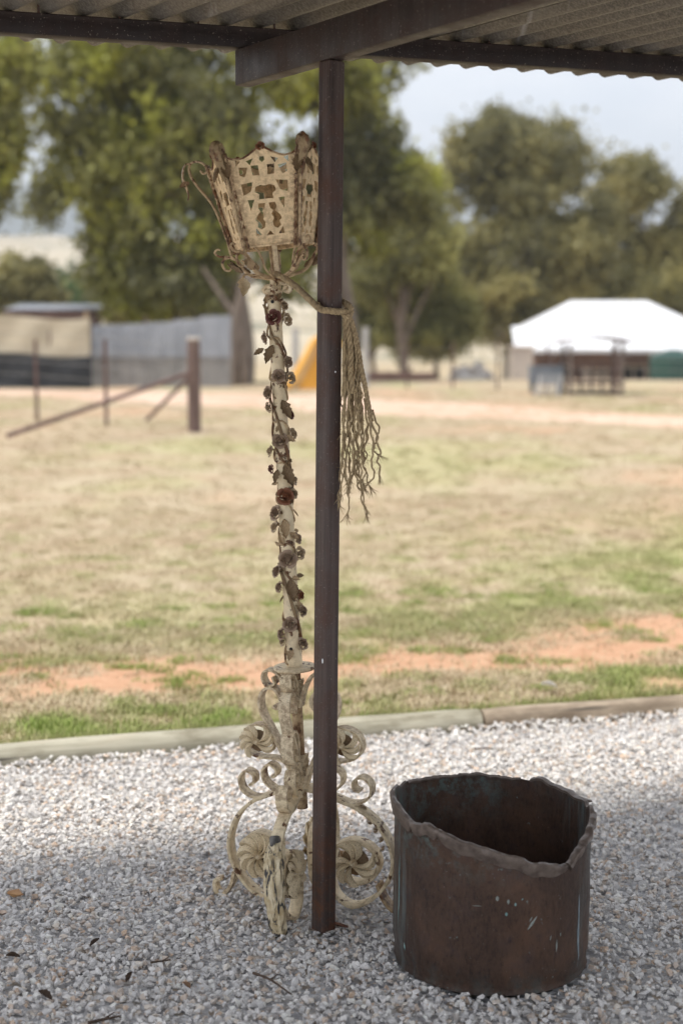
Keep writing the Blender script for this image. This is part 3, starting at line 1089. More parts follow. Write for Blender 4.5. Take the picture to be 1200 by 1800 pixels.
PETAL, BOSS, BACK = wheel_meshes()
AZ0 = math.atan2(-0.204, -0.074)
for q in range(4):
    az = AZ0 - q * math.pi / 2          # front, left, back, right
    er, et = Vector((math.cos(az), math.sin(az), 0)), Vector((-math.sin(az), math.cos(az), 0))

    W = .036 if q == 0 else .042
    RS = 1.16 if q == 3 else 1.0

    def P3(c, off=0.0, k=None):
        k = RS if k is None else k
        return [er * (p[0] * k) + Vector((0, 0, p[1])) + et * off for p in spline(c, 7)]

    leg = MB().ribbon(P3(LOWER), W, 0.010, et).build('leg', M_CREAM, lamp, smooth=True, bevel=0.0012, seg=1, angle=50)
    if q in (1, 3):
        MB().ribbon(P3(CURL_OUT), W * .92, 0.006, et).build('scroll', M_CREAM, leg, smooth=True, angle=50)
        MB().ribbon(P3(CURL_IN), W * .92, 0.006, et).build('scroll', M_CREAM, leg, smooth=True, angle=50)
        up = MB().ribbon(P3(UPPER_S), W, 0.007, et).build('upper_scroll', M_CRACK, lamp, smooth=True, angle=50)
        MB().ribbon(P3(UPPER_WHEEL), W * .85, 0.006, et).build('wheel_scroll', M_CREAM, up, smooth=True, angle=50)
        MB().ribbon(P3(TOP_CURL), W * .9, 0.006, et).build('top_scroll', M_CREAM, up, smooth=True, angle=50)
    if q == 0:
        # the same scrolls seen edge on, drawn in closer to the stem on this leg
        MB().ribbon(P3(CURL_OUT, k=.80), W * .95, 0.007, et).build('scroll', M_CREAM, leg, smooth=True, angle=50)
        MB().ribbon(P3(CURL_IN, k=.72), W * .95, 0.007, et).build('scroll', M_CREAM, leg, smooth=True, angle=50)
        up = MB().ribbon(P3(UPPER_S, k=.85), W * .92, 0.008, et).build('upper_scroll', M_CRACK, lamp, smooth=True, angle=50)
        MB().ribbon(P3(UPPER_WHEEL, k=.52), W, 0.007, et).build('wheel_scroll', M_CRACK, up, smooth=True, angle=50)
        MB().ribbon(P3(TOP_CURL, k=.75), W * .95, 0.007, et).build('top_scroll', M_CREAM, up, smooth=True, angle=50)
    for (cr_, cz, rad) in ((.134, .145, .069), (.120, .486, .054)):
        for sgn in ((1,) if q in (1, 3) else ((1, -1) if cz < .3 else ())):
            nrm = et * (1 if (et.y < 0) else -1) * sgn
            Mw = mat_dir(nrm, loc=er * cr_ * RS + Vector((0, 0, cz)) + nrm * W * .53, s=rad, roll=q * 1.1 + cz)
            wh = link_mesh('pinwheel', BACK, lamp, matrix=Mw)
            link_mesh('boss', BOSS, wh)
            for k in range(10):
                if (q, k, cz > .3) in ((1, 4, True), (1, 5, True), (1, 9, True), (1, 7, False), (3, 5, True), (3, 1, True), (3, 8, False), (3, 2, False), (3, 5, False)): continue
                link_mesh('petal', PETAL, wh, rot=(0, 0, 2 * math.pi * k / 10 + 0.05 * math.sin(k * 3.1)))
    # the foot that stands on the stones
    if q == 0:
        path = [er * a_ + Vector((0, 0, b_)) for a_, b_ in spline([(.190, .268), (.214, .225), (.232, .16), (.230, .09), (.222, .03), (.212, -.012)], 12)]
        nn = len(path)
        rad = [0.015 + 0.011 * math.sin(math.pi * min(1, (i / (nn - 1)) * 0.9 + 0.1)) for i in range(nn)]
        MB().tube(path, rad, 28, mod=lambda i, k: 1 + 0.42 * noise.noise(Vector((math.cos(k / 28 * 6.283) * 2.6, math.sin(k / 28 * 6.283) * 2.6, i * 0.11)))
                  + 0.10 * math.sin(k * 1.57 + i * 0.35)).build('leaf_foot', M_FLAKE, lamp, smooth=True, angle=40, label='flaking acanthus leaf foot nearest the viewer')
        MB().tube([er * .196 + Vector((0, 0, .262)), er * .222 + Vector((0, 0, .275)), er * .236 + Vector((0, 0, .262))], [.015, .011, .004], 12).build('leaf_tip', simple('bare_grey_iron', (0.09, 0.085, 0.08), (0.19, 0.175, 0.16), 60), lamp, smooth=True)
    else:
        fp = [er * a_ + Vector((0, 0, b_)) for a_, b_ in spline([(.222, .085), (.235, .045), (.262, .012), (.285, .018), (.288, .05), (.268, .058)], 6)]
        MB().ribbon(fp, [W * (1 - .012 * i) for i in range(len(fp))], .010, et).build('toe_scroll', M_ANTIQUE if q != 1 else M_CREAM, lamp, smooth=True, angle=50)


# ---------------------------------------------------------------- leaves and roses
def leaf_mesh(name, seed, L=1.0, wd=0.24, serr=0.22, curl=0.35, cup=0.18):
    r_ = random.Random(seed)
    n = 9
    V = []
    for i in range(n + 1):
        t = i / n
        w_ = wd * math.sin(math.pi * (t ** 0.75) * 0.97 + 0.05) * (1 + (serr if i % 2 else -serr * .6) * (0.15 < t < 0.97))
        x = L * t
        z0 = curl * t * t
        for k, q in enumerate((-1, -.5, 0, .5, 1)):
            V.append((w_ * q * (1 + .08 * r_.uniform(-1, 1)), x, z0 + cup * abs(q) ** 1.3 * math.sin(math.pi * t) - 0.05 * (abs(q) == .5)))
    F = [(i * 5 + k, i * 5 + k + 1, (i + 1) * 5 + k + 1, (i + 1) * 5 + k) for i in range(n) for k in range(4)]
    m = MB().add(V, F)
    m.add([(x, y, z - 0.03) for x, y, z in V], [tuple(reversed(f)) for f in F])
    me = m.mesh(name, True, angle=50)
    return me


def rose_mesh(seed):
    """A rose of nested cupped petals, opening along +Z, radius about 1."""
    r_ = random.Random(seed)
    m = MB()
    for (cnt, rad, h, tilt, size) in ((2, .13, .95, .05, .46), (3, .25, .86, .22, .55), (4, .44, .66, .50, .62), (5, .62, .40, .95, .70)):
        for k in range(cnt):
            a = 2 * math.pi * (k + r_.uniform(-.2, .2)) / cnt + rad * 5
            V = []
            for j in range(4):
                t = j / 3
                for i in range(5):
                    u_ = (i / 4 - .5) * 2
                    wv = size * (0.45 + 0.55 * math.sin(math.pi * min(1, .18 + t * .72))) * u_
                    cupz = rad + size * .40 * (1 - u_ * u_ * .75) * 0.35 + t * tilt * .42 + (0.10 * t * t if j == 3 else 0)
                    zz = -.20 + h * t * .95 - .14 * tilt * t * t - .14 * u_ * u_ * t + .05 * r_.uniform(-1, 1)
                    V.append((cupz * math.cos(a) - wv * math.sin(a) * (1 - .1 * abs(u_)), cupz * math.sin(a) + wv * math.cos(a), zz))
            F = [(j * 5 + i, j * 5 + i + 1, (j + 1) * 5 + i + 1, (j + 1) * 5 + i) for j in range(3) for i in range(4)]
            m.add(V, F)
            m.add([(x * 1.04, y * 1.04, z - .03) for x, y, z in V], [tuple(reversed(f)) for f in F])
    m.lathe([(0.0001, -.42), (.28, -.36), (.42, -.18), (.34, -.05), (0.0001, .12)], 10)
    return m.mesh('rose', True, angle=60)


ROSES = {}
for nm, mt_ in (('n', M_ROSE), ('d', M_ROSE_DARK), ('r', M_ROSE_RED), ('o', M_ROSE_RUST)):
    ROSES[nm] = []
    for sd in range(3):
        me_ = rose_mesh(sd + 10)
        me_.materials.append(mt_)
        ROSES[nm].append(me_)
LEAVES = [leaf_mesh('leaf', s) for s in range(3)]
for l_ in LEAVES: l_.materials.append(M_GILT)
LEAVES_C = [leaf_mesh('leaf', s + 5) for s in range(2)]
for l_ in LEAVES_C: l_.materials.append(M_ANTIQUE)

# ---------------------------------------------------------------- column
RC = 0.0195
Z0, Z1 = 0.700, 1.775
n = 60
column = MB().tube([(0, 0, Z0 + (Z1 - Z0) * i / n) for i in range(n + 1)], [RC * (1.16 - 0.22 * i / n) for i in range(n + 1)], 20,
                   mod=lambda i, k: 1 + 0.02 * noise.noise(Vector((i * .4, k * .8, 0)))).build('column', M_CREAM, lamp, smooth=True, angle=50)
MB().lathe([(0.0001, .698), (.058, .698), (.0605, .7015), (.0605, .7045), (.058, .708), (.0001, .7085)], 40).build('drip_plate', M_CREAM, lamp, smooth=True, angle=30)
MB().tube([(0, 0, .29), (0, 0, .70)], .016, 12).build('core_rod', M_ANTIQUE, lamp, smooth=True)
for py in (531, 1137):  # dark discs on the column, painted as the shade inside two holes
    p = loc_px(480 if py < 600 else 512, py)
    MB().lathe([(0.0001, 0), (.0048, 0), (.0048, .0025), (.0001, .0026)], 12, mat_dir((0, -1, 0), loc=(p.x, -RC * 1.02 - (0.002 if py > 1000 else 0), p.z))).build('hole_disc', M_HOLE_SHADE, column)


def vine(turns, ph, rad, za, zb, rr):
    pts_ = []
    N_ = int(turns * 26)
    for i in range(N_ + 1):
        t = i / N_
        z = zb - (zb - za) * t
        a = ph + turns * 2 * math.pi * t
        k = rad + .0025 * math.sin(i * .9) + .002 * noise.noise(Vector((i * .21, ph, 0)))
        pts_.append((k * math.cos(a), k * math.sin(a), z + .012 * math.sin(a * 2 + ph)))
    return MB().tube(pts_, [rr * (1 + .3 * noise.noise(Vector((i * .3, ph, 4)))) for i in range(N_ + 1)], 6)


vine(9, -2.4, RC * 1.15, .725, 1.755, .0031).build('vine', M_ANTIQUE, column, smooth=True)
vine(2.2, -0.4, RC * 1.22, .720, 1.75, .0042).build('vine', M_GILT, column, smooth=True)
vine(3.1, 2.6, RC * 1.20, .720, 1.74, .0034).build('vine', M_GILT, column, smooth=True)

ROSE_SPOTS = []
for (x, y, rad, c) in ((325, 350, 48, 'r'), (402, 270, 34, 'n'), (424, 365, 42, 'n'), (262, 495, 42, 'd'), (428, 665, 38, 'd'), (362, 762, 42, 'd'), (448, 775, 38, 'n'),
                       (280, 880, 40, 'd'), (288, 982, 36, 'n'), (444, 1032, 32, 'r'), (462, 1165, 36, 'n'), (370, 1215, 50, 'd'), (300, 1290, 38, 'n'), (305, 1416, 30, 'r'),
                       (468, 1492, 36, 'n'), (405, 1605, 54, 'o'), (468, 1588, 34, 'n'), (333, 1725, 50, 'd')):
    ROSE_SPOTS.append((400 + x / 4, 470 + y / 4, rad / 4, c))
for (x, y, rad, c) in ((326, 345, 36, 'n'), (494, 422, 38, 'd'), (510, 530, 46, 'n'), (424, 567, 58, 'd'), (343, 655, 44, 'd'), (360, 768, 38, 'd'), (516, 822, 34, 'o'),
                       (532, 935, 40, 'd'), (440, 1022, 48, 'd'), (378, 1095, 42, 'd'), (532, 1166, 42, 'd'), (385, 1152, 30, 'n')):
    ROSE_SPOTS.append((400 + x / 4, 840 + y / 4, rad / 4, c))
r = random.Random(3)
for i, (px, py, rad, c) in enumerate(ROSE_SPOTS):
    p = loc_px(px, py, 3.95)
    rs = rad / 636 * .95
    if abs(p.x) < RC * 0.9:
        d = Vector((p.x * 22, -1, 0.25 + r.uniform(-.2, .2)))
        pos = Vector((p.x, -math.sqrt(max(0, RC * RC - p.x * p.x)) - rs * .45, p.z))
    else:
        sg = 1 if p.x > 0 else -1
        d = Vector((sg * 1.0, -r.uniform(.25, 1.0), r.uniform(-.1, .5)))
        pos = Vector((p.x, -0.008 - .4 * rs, p.z))
    ro = link_mesh('rose', ROSES[c][i % 3], column, matrix=mat_dir(d, loc=pos, s=rs, roll=i * 1.3))
    if c in 'ro': ro['label'] = 'faded red rose' if c == 'r' else 'rust orange rose'
    # its short stalk back to the vine, and the rear side gets a companion now and then
    if abs(p.x) >= RC * .9:
        MB().tube([pos - d.normalized() * rs * .3, Vector((sg * RC * .9, 0, p.z - .012))], .0028, 6).build('stalk', M_ANTIQUE, ro).matrix_local = ro.matrix_local.inverted()
for i in range(12):
    a = r.uniform(0.5, 2.6)
    z = r.uniform(.75, 1.72)
    d = Vector((math.cos(a), math.sin(a), .2))
    link_mesh('rose', ROSES['nd'[i % 2]][i % 3], column, matrix=mat_dir(d, loc=Vector((d.x, d.y, 0)) * (RC + .006) + Vector((0, 0, z)), s=.011, roll=i))

LEAF_SPOTS = [(400 + 318 / 4, 470 + 545 / 4, 34, 'g', 200), (400 + 385 / 4, 470 + 930 / 4, 36, 'g', 160), (400 + 405 / 4, 470 + 1380 / 4, 40, 'g', 165), (400 + 352 / 4, 470 + 1420 / 4, 24, 'g', 190),
              (400 + 400 / 4, 840 + 285 / 4, 34, 'c', 175), (400 + 440 / 4, 840 + 705 / 4, 40, 'g', 172), (400 + 455 / 4, 840 + 1195 / 4, 22, 'c', 200), (400 + 410 / 4, 840 + 1190 / 4, 22, 'c', 150),
              (400 + 255 / 4, 470 + 570 / 4, 20, 'g', 240), (400 + 400 / 4, 470 + 1180 / 4, 22, 'c', 120), (400 + 490 / 4, 840 + 860 / 4, 24, 'c', 170), (400 + 365 / 4, 840 + 390 / 4, 22, 'c', 150),
              (400 + 440 / 4, 840 + 380 / 4, 20, 'c', 130), (470, 517, 16, 'c', 180), (492, 512, 18, 'g', 200)]
for i, (px, py, ln, c, ang) in enumerate(LEAF_SPOTS):
    p = loc_px(px, py, 3.95)
    x = max(-RC * .95, min(RC * .95, p.x))
    y = -math.sqrt(RC * RC * 1.0 - x * x) - .005
    s = ln / 636
    # leaf lies against the tube: local +Y runs along the leaf, +Z points out
    zdir = Vector((x * 20, -1, 0)).normalized()
    ydir = Vector((math.sin(R(ang)), 0, math.cos(R(ang))))
    ydir = (ydir - zdir * ydir.dot(zdir)).normalized()
    xdir = ydir.cross(zdir)
    Mx = Matrix((xdir, ydir, zdir)).transposed().to_4x4()
    Mx.translation = Vector((p.x, y, p.z))
    link_mesh('leaf', (LEAVES if c == 'g' else LEAVES_C)[i % 2], column, matrix=Mx @ Matrix.Scale(s, 4))
for i in range(32):      # small leaves along the vine edges
    a = r.choice((r.uniform(-.5, .3), r.uniform(2.8, 3.7), r.uniform(-2.6, -.5)))
    z = r.uniform(.72, 1.755)
    zdir = Vector((math.cos(a), math.sin(a), 0))
    t_ = r.uniform(0, 6.28)
    tang = Vector((-math.sin(a), math.cos(a), 0))
    ydir = (tang * math.sin(t_) + Vector((0, 0, math.cos(t_))) + zdir * .25).normalized()
    zdir = (zdir - ydir * zdir.dot(ydir)).normalized()
    Mx = Matrix((ydir.cross(zdir), ydir, zdir)).transposed().to_4x4()
    Mx.translation = Vector((math.cos(a) * (RC + .001), math.sin(a) * (RC + .001), z))
    link_mesh('leaf', (LEAVES + LEAVES_C)[i % 5], column, matrix=Mx @ Matrix.Scale(r.uniform(.016, .026), 4))

# binding wire round the stems
for (za, zb, rad) in ((.378, .450, .0235), (.612, .668, .0215)):
    n = int((zb - za) / .0052)
    pts_ = [((rad + .0016 * math.sin(i * .37)) * math.cos(i * .5236), (rad + .0016 * math.sin(i * .37)) * math.sin(i * .5236), za + (zb - za) * i / (n * 12)) for i in range(n * 12 + 1)]
    MB().tube(pts_, .0031, 6).build('binding_wire', M_CRACK, lamp, smooth=True)

# ---------------------------------------------------------------- lantern
ZB = 1.884           # bottom edge of the panels
PXM = .00055         # metres per pixel of the enlarged photograph, as measured
HT, HB = .100, .068  # half widths of a panel at top and bottom
INR = 1 / math.tan(math.pi / 5)
YT, YB = 190, 655


def pan(dx, y):
    return (dx * PXM, (YB - y) * PXM)


top_prof = [(-182, 186), (-165, 194), (-140, 205), (-112, 209), (-85, 203), (-60, 190), (-40, 176), (-24, 166), (-12, 154), (0, 149)]
top_prof = top_prof + [(-a_, b_) for a_, b_ in reversed(top_prof[:-1])]
outline = [(-124, 655)] + [(124, 655)] + [(-a_, b_) for a_, b_ in top_prof]
half_holes = [
    [(44, 212), (76, 222), (60, 240)], [(24, 250), (54, 250), (50, 292), (22, 294)], [(76, 256), (112, 252), (112, 288), (92, 296), (82, 276)], [(106, 220), (127, 214), (126, 242)],
    [(58, 330), (108, 337), (104, 386), (72, 372), (64, 348)], [(60, 418), (88, 418), (80, 466)],
    [(10, 440), (40, 440), (45, 462), (35, 480), (56, 500), (62, 520), (50, 530), (56, 552), (40, 566), (22, 556), (18, 530), (28, 516), (17, 496), (28, 478), (14, 466)],
    [(42, 596), (68, 596), (64, 564)]]
def grow_hole(h, k=1.13):
    cx_, cy_ = sum(q_[0] for q_ in h) / len(h), sum(q_[1] for q_ in h) / len(h)
    return [(cx_ + (a_ - cx_) * k, cy_ + (b_ - cy_) * k) for a_, b_ in h]


half_holes = [grow_hole(h, 1.05 if len(h) > 8 else 1.16) for h in half_holes]
holes = half_holes + [[(-a_, b_) for a_, b_ in reversed(h)] for h in half_holes]
holes += [[(-46, 354), (-20, 345), (0, 351), (20, 345), (46, 354), (52, 378), (31, 392), (35, 416), (-35, 416), (-31, 392), (-52, 378)], [(-18, 600), (18, 600), (0, 578)],
          [(-10, 205), (10, 205), (13, 222), (0, 234), (-13, 222)]]


def panel_mesh():
    loops = [[pan(*p) for p in outline]] + [[pan(*p) for p in h] for h in holes]
    vs2, es = [], []
    for lp in loops:
        b0 = len(vs2)
        vs2 += [Vector(p) for p in lp]
        es += [(b0 + i, b0 + (i + 1) % len(lp)) for i in range(len(lp))]
    # interior grid points let the sheet take a little unevenness
    vo, eo, fo, *_ = delaunay_2d_cdt(vs2, es, [], 0, 1e-7)

    def inside(p, lp):
        c = False
        j = len(lp) - 1
        for i in range(len(lp)):
            if (lp[i][1] > p[1]) != (lp[j][1] > p[1]) and p[0] < (lp[j][0] - lp[i][0]) * (p[1] - lp[i][1]) / (lp[j][1] - lp[i][1]) + lp[i][0]: c = not c
            j = i
        return c
    keep = []
    for f in fo:
        c = sum((vo[i] for i in f), Vector((0, 0))) / len(f)
        if inside(c, loops[0]) and not any(inside(c, h) for h in loops[1:]): keep.append(tuple(f))
    bm = bmesh.new()
    bv = [bm.verts.new((v.x, 0, v.y)) for v in vo]
    for f in keep: bm.faces.new([bv[i] for i in f])
    bmesh.ops.delete(bm, geom=[v for v in bm.verts if not v.link_faces], context='VERTS')
    geom = bmesh.ops.extrude_face_region(bm, geom=bm.faces[:])
    bmesh.ops.translate(bm, verts=[g for g in geom['geom'] if isinstance(g, bmesh.types.BMVert)], vec=(0, .0028, 0))
    bmesh.ops.recalc_face_normals(bm, faces=bm.faces)
    me = bpy.data.meshes.new('panel')
    bm.to_mesh(me)
    bm.free()
    me.materials.append(M_PANEL)
    return me


LT = R(-2.9)
lantern = empty('lantern', (0.008 - 1.79 * math.sin(LT), 0, 1.79 * (1 - .94 * math.cos(LT))), rot=(0, LT, 0))
lantern.scale = (1, 1, .94)
lantern.parent = lamp
PANEL = panel_mesh()
PH = (YB - YT) * PXM
RIN_B, RIN_T = HB * INR, HT * INR
TILT = math.atan2(RIN_T - RIN_B, PH)
ROT0 = R(-1.5)


def corner(i, z):
    """Corner i of the pentagon at height z above the panels' lower edge."""
    t = z / PH
    rr = (RIN_B + (RIN_T - RIN_B) * t) / math.cos(math.pi / 5)
    a = -math.pi / 2 + ROT0 + math.pi / 5 + i * 2 * math.pi / 5
    return Vector((rr * math.cos(a), rr * math.sin(a), ZB + z)), Vector((math.cos(a), math.sin(a), 0)), a


for i in range(5):
    a = ROT0 + i * 2 * math.pi / 5
    Mp = Matrix.Rotation(a, 4, 'Z') @ Matrix.Translation((0, -RIN_B, ZB)) @ Matrix.Rotation(TILT, 4, 'X')
    pn = link_mesh('panel', PANEL, lantern, matrix=Mp)
    MB().tube([(x_ * PXM, -.001, (YB - y_) * PXM) for x_, y_ in top_prof], .0032, 6).build('top_edge', M_RUSTY, pn, smooth=True)
    link_mesh('crest', ROSES['o'][i % 3], pn, matrix=mat_dir((0, -1, .3), loc=(0, -.004, (YB - 152) * PXM), s=.010))
    # strip that stiffens the lower edge
    MB().box((0, -.002, .0025), (.132, .005, .005)).build('lower_edge', M_PANEL, pn)

bar_pts = []
for i in range(5):
    p0, er, a = corner(i, -.006)
    p1, _, _ = corner(i, PH + .004)
    et = Vector((-er.y, er.x, 0))
    # twisted corner bars, one each side of the corner
    for sd in (-1, 1):
        A, B = p0 + et * sd * .0075 + er * .002, p1 + et * sd * .0085 + er * .002
        dd = (B - A)
        u_ = dd.normalized()
        s1 = u_.cross(et).normalized()
        s2 = u_.cross(s1)
        for ph in (0, math.pi):
            n = 90
            pts_ = [A + dd * (k / n) + (s1 * math.cos(k / n * 16 * math.pi + ph) + s2 * math.sin(k / n * 16 * math.pi + ph)) * .0024 for k in range(n + 1)]
            MB().tube(pts_, .0030, 5).build('twisted_bar', M_RUSTY, lantern, smooth=True)

    def RZ(c, off=0.0):
        """c: (radial offset from the panel corner line at that height, height above panel foot)"""
        out = []
        for dr, z in c:
            p, _, _ = corner(i, z)
            out.append(tuple(p + er * dr + et * off))
        return out
    out = [(.014, -.02), (.016, .0), (.014, .05), (.022, .14), (.048, .20), (.060, .238), (.053, .268), (.032, .276), (.011, .266), (.006, .245), (.020, .238), (.026, .248)]
    if i not in (0, 4):
        if i != 3: out = [(d_ * .55, z_) for d_, z_ in out]
        MB().tube(spline(RZ(out), 7), [.0042 - .000012 * k for k in range(len(spline(RZ(out), 7)))], 7).build('corner_scroll', M_ANTIQUE, lantern, smooth=True)
    else:
        sh = [(.010, -.02), (.012, .05), (.010, .14), (.016, .22), (.030, .262), (.022, .288), (.006, .290), (-.004, .274), (.004, .262), (.012, .268)]
        MB().tube(spline(RZ(sh), 7), .0042, 7).build('corner_scroll', M_ANTIQUE, lantern, smooth=True)
    # a lobed acanthus head hooks over the top of each corner
    if i != 3:
        hd = RZ([(.002, PH * .60), (.012, PH * .78), (.020, PH * .95), (.026, PH + .008), (.022, PH + .024), (.006, PH + .029), (-.004, PH + .014), (.003, PH + .002)])
        sp = spline(hd, 6)
        rads = list(np.interp(np.linspace(0, 1, len(sp)), [0, .2, .42, .6, .75, .9, 1], [.003, .011, .0145, .012, .008, .006, .004]))
        MB().tube(sp, rads, 18, mod=lambda j, k_: 1 + .22 * math.cos(k_ / 18 * 6.283 * 5) + .28 * noise.noise(Vector((j * .55, k_ * .7, i * 3.1)))).build('acanthus_head', M_GILT, lantern, smooth=True, angle=45)
        for sd in (-1, 1):
            zdir = (er + et * sd * .7).normalized()
            ydir = (Vector((0, 0, -1)) + er * .05 + et * sd * .25)
            ydir = (ydir - zdir * ydir.dot(zdir)).normalized()
            Mx = Matrix((ydir.cross(zdir), ydir, zdir)).transposed().to_4x4()
            Mx.translation = corner(i, PH * .93)[0] + er * .012 + et * sd * .009
            link_mesh('acanthus_leaf', LEAVES[i % 3], lantern, matrix=Mx @ Matrix.Scale(.052, 4))
    if i == 3:   # the far left scroll carries a hanging rusty leaf
        top_ = Vector(RZ([(.054, .268)])[0])
        hl = [top_ + er * a_ + Vector((0, 0, b_)) for a_, b_ in ((-.006, .002), (.010, .004), (.021, -.012), (.024, -.040), (.017, -.062), (.012, -.085), (.016, -.100))]
        sp = [Vector(q_) for q_ in spline([tuple(q_) for q_ in hl], 5)]
        side = Vector((-.25, 1, 0)).normalized()
        wv = [.004 + .011 * math.sin(math.pi * (k_ / (len(sp) - 1)) ** .8) * (1 + .5 * math.sin(k_ * 1.35)) * (k_ < len(sp) - 7) for k_ in range(len(sp))]
        MB().ribbon(sp, [w_ * 1.5 for w_ in wv], .0035, side).build('hanging_leaf', M_RUSTY, lantern, smooth=True, angle=60)
        fl = leaf_mesh('leaf_lobe', 44, wd=.26, serr=.2, curl=.5)
        ydir = (er * .9 + Vector((0, -.3, -.5))).normalized()
        zdir = Vector((0, -1, .2))
        zdir = (zdir - ydir * zdir.dot(ydir)).normalized()
        Mx = Matrix((ydir.cross(zdir), ydir, zdir)).transposed().to_4x4()
        Mx.translation = hl[4] - er * .012 + Vector((0, 0, .014))
        link_mesh('leaf_lobe', fl, lantern, M_RUSTY, matrix=Mx @ Matrix.Scale(.032, 4))
    # bracket from the neck out to the corner, with its curls and leaf
    zb = lambda y: ZB + (YB - y) * PXM
    br = [(.004, 845), (.012, 822), (.047, 805), (.085, 785), (.108, 742), (.122, 700), (.140, 681), (.160, 680), (.172, 702), (.166, 738), (.150, 746), (.143, 726), (.153, 718)]
    br = [(a_ * (.93 if i not in (2,) else .9), b_) for a_, b_ in br]
    sp = spline([tuple(er * a_ + Vector((0, 0, zb(b_)))) for a_, b_ in br], 7)
    MB().tube(sp, [.0058 - .0028 * k / len(sp) for k in range(len(sp))], 7).build('bracket', M_ANTIQUE, lantern, smooth=True)
    if i in (0, 2, 3, 4):
        c2 = [(.120, 700), (.150, 672), (.172, 668), (.188, 646), (.180, 628), (.168, 634)]
        sp = spline([tuple(er * a_ * .95 + Vector((0, 0, zb(b_)))) for a_, b_ in c2], 6)
        MB().tube(sp, [.0042 - .0015 * k / len(sp) for k in range(len(sp))], 6).build('bracket_curl', M_ANTIQUE, lantern, smooth=True)
    c3 = [(.030, 812), (.060, 770), (.070, 720), (.085, 672), (.100, 655)]
    sp = spline([tuple(er * a_ + et * .012 + Vector((0, 0, zb(b_)))) for a_, b_ in c3], 6)
    MB().tube(sp, .0035, 6).build('bracket_stay', M_ANTIQUE, lantern, smooth=True)
    for (rr, yy, ls, tz) in ((.104, 768, .046, 1.2), (.116, 742, .032, .5), (.078, 772, .034, 1.0)):
        ydir = (er * .55 + Vector((0, 0, tz))).normalized()
        zdir = (Vector((0, 0, -.3)) + er * 1.0)
        zdir = (zdir - ydir * zdir.dot(ydir)).normalized()
        Mx = Matrix((ydir.cross(zdir), ydir, zdir)).transposed().to_4x4()
        Mx.translation = er * rr * .93 + Vector((0, 0, zb(yy))) + er * .006
        link_mesh('acanthus_leaf', (LEAVES if i % 2 else LEAVES_C)[i % 2], lantern, matrix=Mx @ Matrix.Rotation(rr * 9, 4, 'Y') @ Matrix.Scale(ls, 4))
    # little ring scrolls round the neck
    ra = a + .3
    e2 = Vector((math.cos(ra), math.sin(ra), 0))
    sp = spline([tuple(e2 * a_ + Vector((0, 0, zb(b_)))) for a_, b_ in ((.008, 842), (.020, 850), (.034, 852), (.042, 872), (.032, 892), (.019, 884), (.022, 868), (.030, 870))], 6)
    MB().tube(sp, .0052, 7).build('neck_scroll', M_CREAM, lantern, smooth=True)

zb = lambda y: ZB + (YB - y) * PXM
MB().tube([(0, 0, 1.765), (0, 0, zb(640)), (0, 0, zb(560))], [.0075, .0075, .006], 10).build('centre_rod', M_CREAM, lantern, smooth=True)
MB().tube([(-.012, .004, zb(800)), (-.014, .004, zb(600))], .0032, 7).build('centre_rod', M_ANTIQUE, lantern, smooth=True)
MB().lathe([(.0001, zb(600)), (.020, zb(602)), (.026, zb(590)), (.022, zb(570)), (.012, zb(566)), (.0001, zb(566))], 16).build('lamp_holder', M_ANTIQUE, lantern, smooth=True)
MB().lathe([(.0195, 1.752), (.024, 1.756), (.024, 1.763), (.016, 1.770), (.009, 1.782), (.0075, 1.80)], 18).build('neck_collar', M_CREAM, lamp, smooth=True)
# loose leaf hanging at the neck, left
p = loc_px(427, 488, 3.95)
zdir = Vector((.25, -1, .1)).normalized()
ydir = Vector((-.12, 0, -1))
ydir = (ydir - zdir * ydir.dot(zdir)).normalized()
Mx = Matrix((ydir.cross(zdir), ydir, zdir)).transposed().to_4x4()
Mx.translation = p
link_mesh('hanging_leaf', leaf_mesh('hanging_leaf', 21, wd=.30, serr=.15, cup=.5), lamp, M_CREAM, matrix=Mx @ Matrix.Scale(.055, 4))
MB().tube(spline([tuple(p), tuple(p + Vector((.008, .005, .008))), tuple(loc_px(452, 484, 3.96)), tuple(loc_px(470, 489, 3.965))], 5), .0032, 6).build('leaf_stalk', M_ANTIQUE, lamp, smooth=True)
# leaf buds on the right leg
az = AZ0 - 3 * math.pi / 2
er, et = Vector((math.cos(az), math.sin(az), 0)), Vector((-math.sin(az), math.cos(az), 0))
for k, (rr, zz, s_) in enumerate(((.176, .300, .013), (.188, .298, .010), (.205, .270, .012), (.221, .243, .010), (.236, .216, .010), (.236, .186, .008))):
    link_mesh('leaf_bud', ROSES['n'][k % 3], lamp, matrix=mat_dir(er + Vector((0, 0, .7 - .25 * k)) - et * .0 + Vector((0, -.4, 0)), loc=er * rr + Vector((0, 0, zz)), s=s_, roll=k))

# ================================================================== COPPER TUB
TB = Vector((.3956, 3.622, .004))
tub = empty('copper_tub', TB, 'battered open brown copper tub with torn, rolled rim standing on the gravel', 'copper tub')
TR = .2565
keys = [(-180, .446), (-173, .436), (-165.5, .430), (-155, .417), (-145, .406), (-139, .409), (-133, .416), (-127, .409), (-121.5, .401), (-108.5, .388), (-98, .375), (-85, .358), (-70, .335), (-54, .318), (-50, .320), (-45, .340), (-41, .349),
        (-36, .362), (-31, .366), (-26, .382), (-20, .380), (-13, .392), (-6, .384), (2, .398), (9, .386), (15, .394), (24, .388), (35, .396), (45, .402), (54, .411), (64, .404), (78, .404), (96, .412), (110, .410), (118, .413), (133, .418), (148, .428), (158, .424), (165, .436), (173, .434), (180, .446)]


def rim(deg):
    deg = (deg + 180) % 360 - 180
    for (a0, h0), (a1, h1) in zip(keys, keys[1:]):
        if a0 <= deg <= a1:
            t = (deg - a0) / (a1 - a0)
            t = t * t * (3 - 2 * t)
            return h0 + (h1 - h0) * t
    return .4


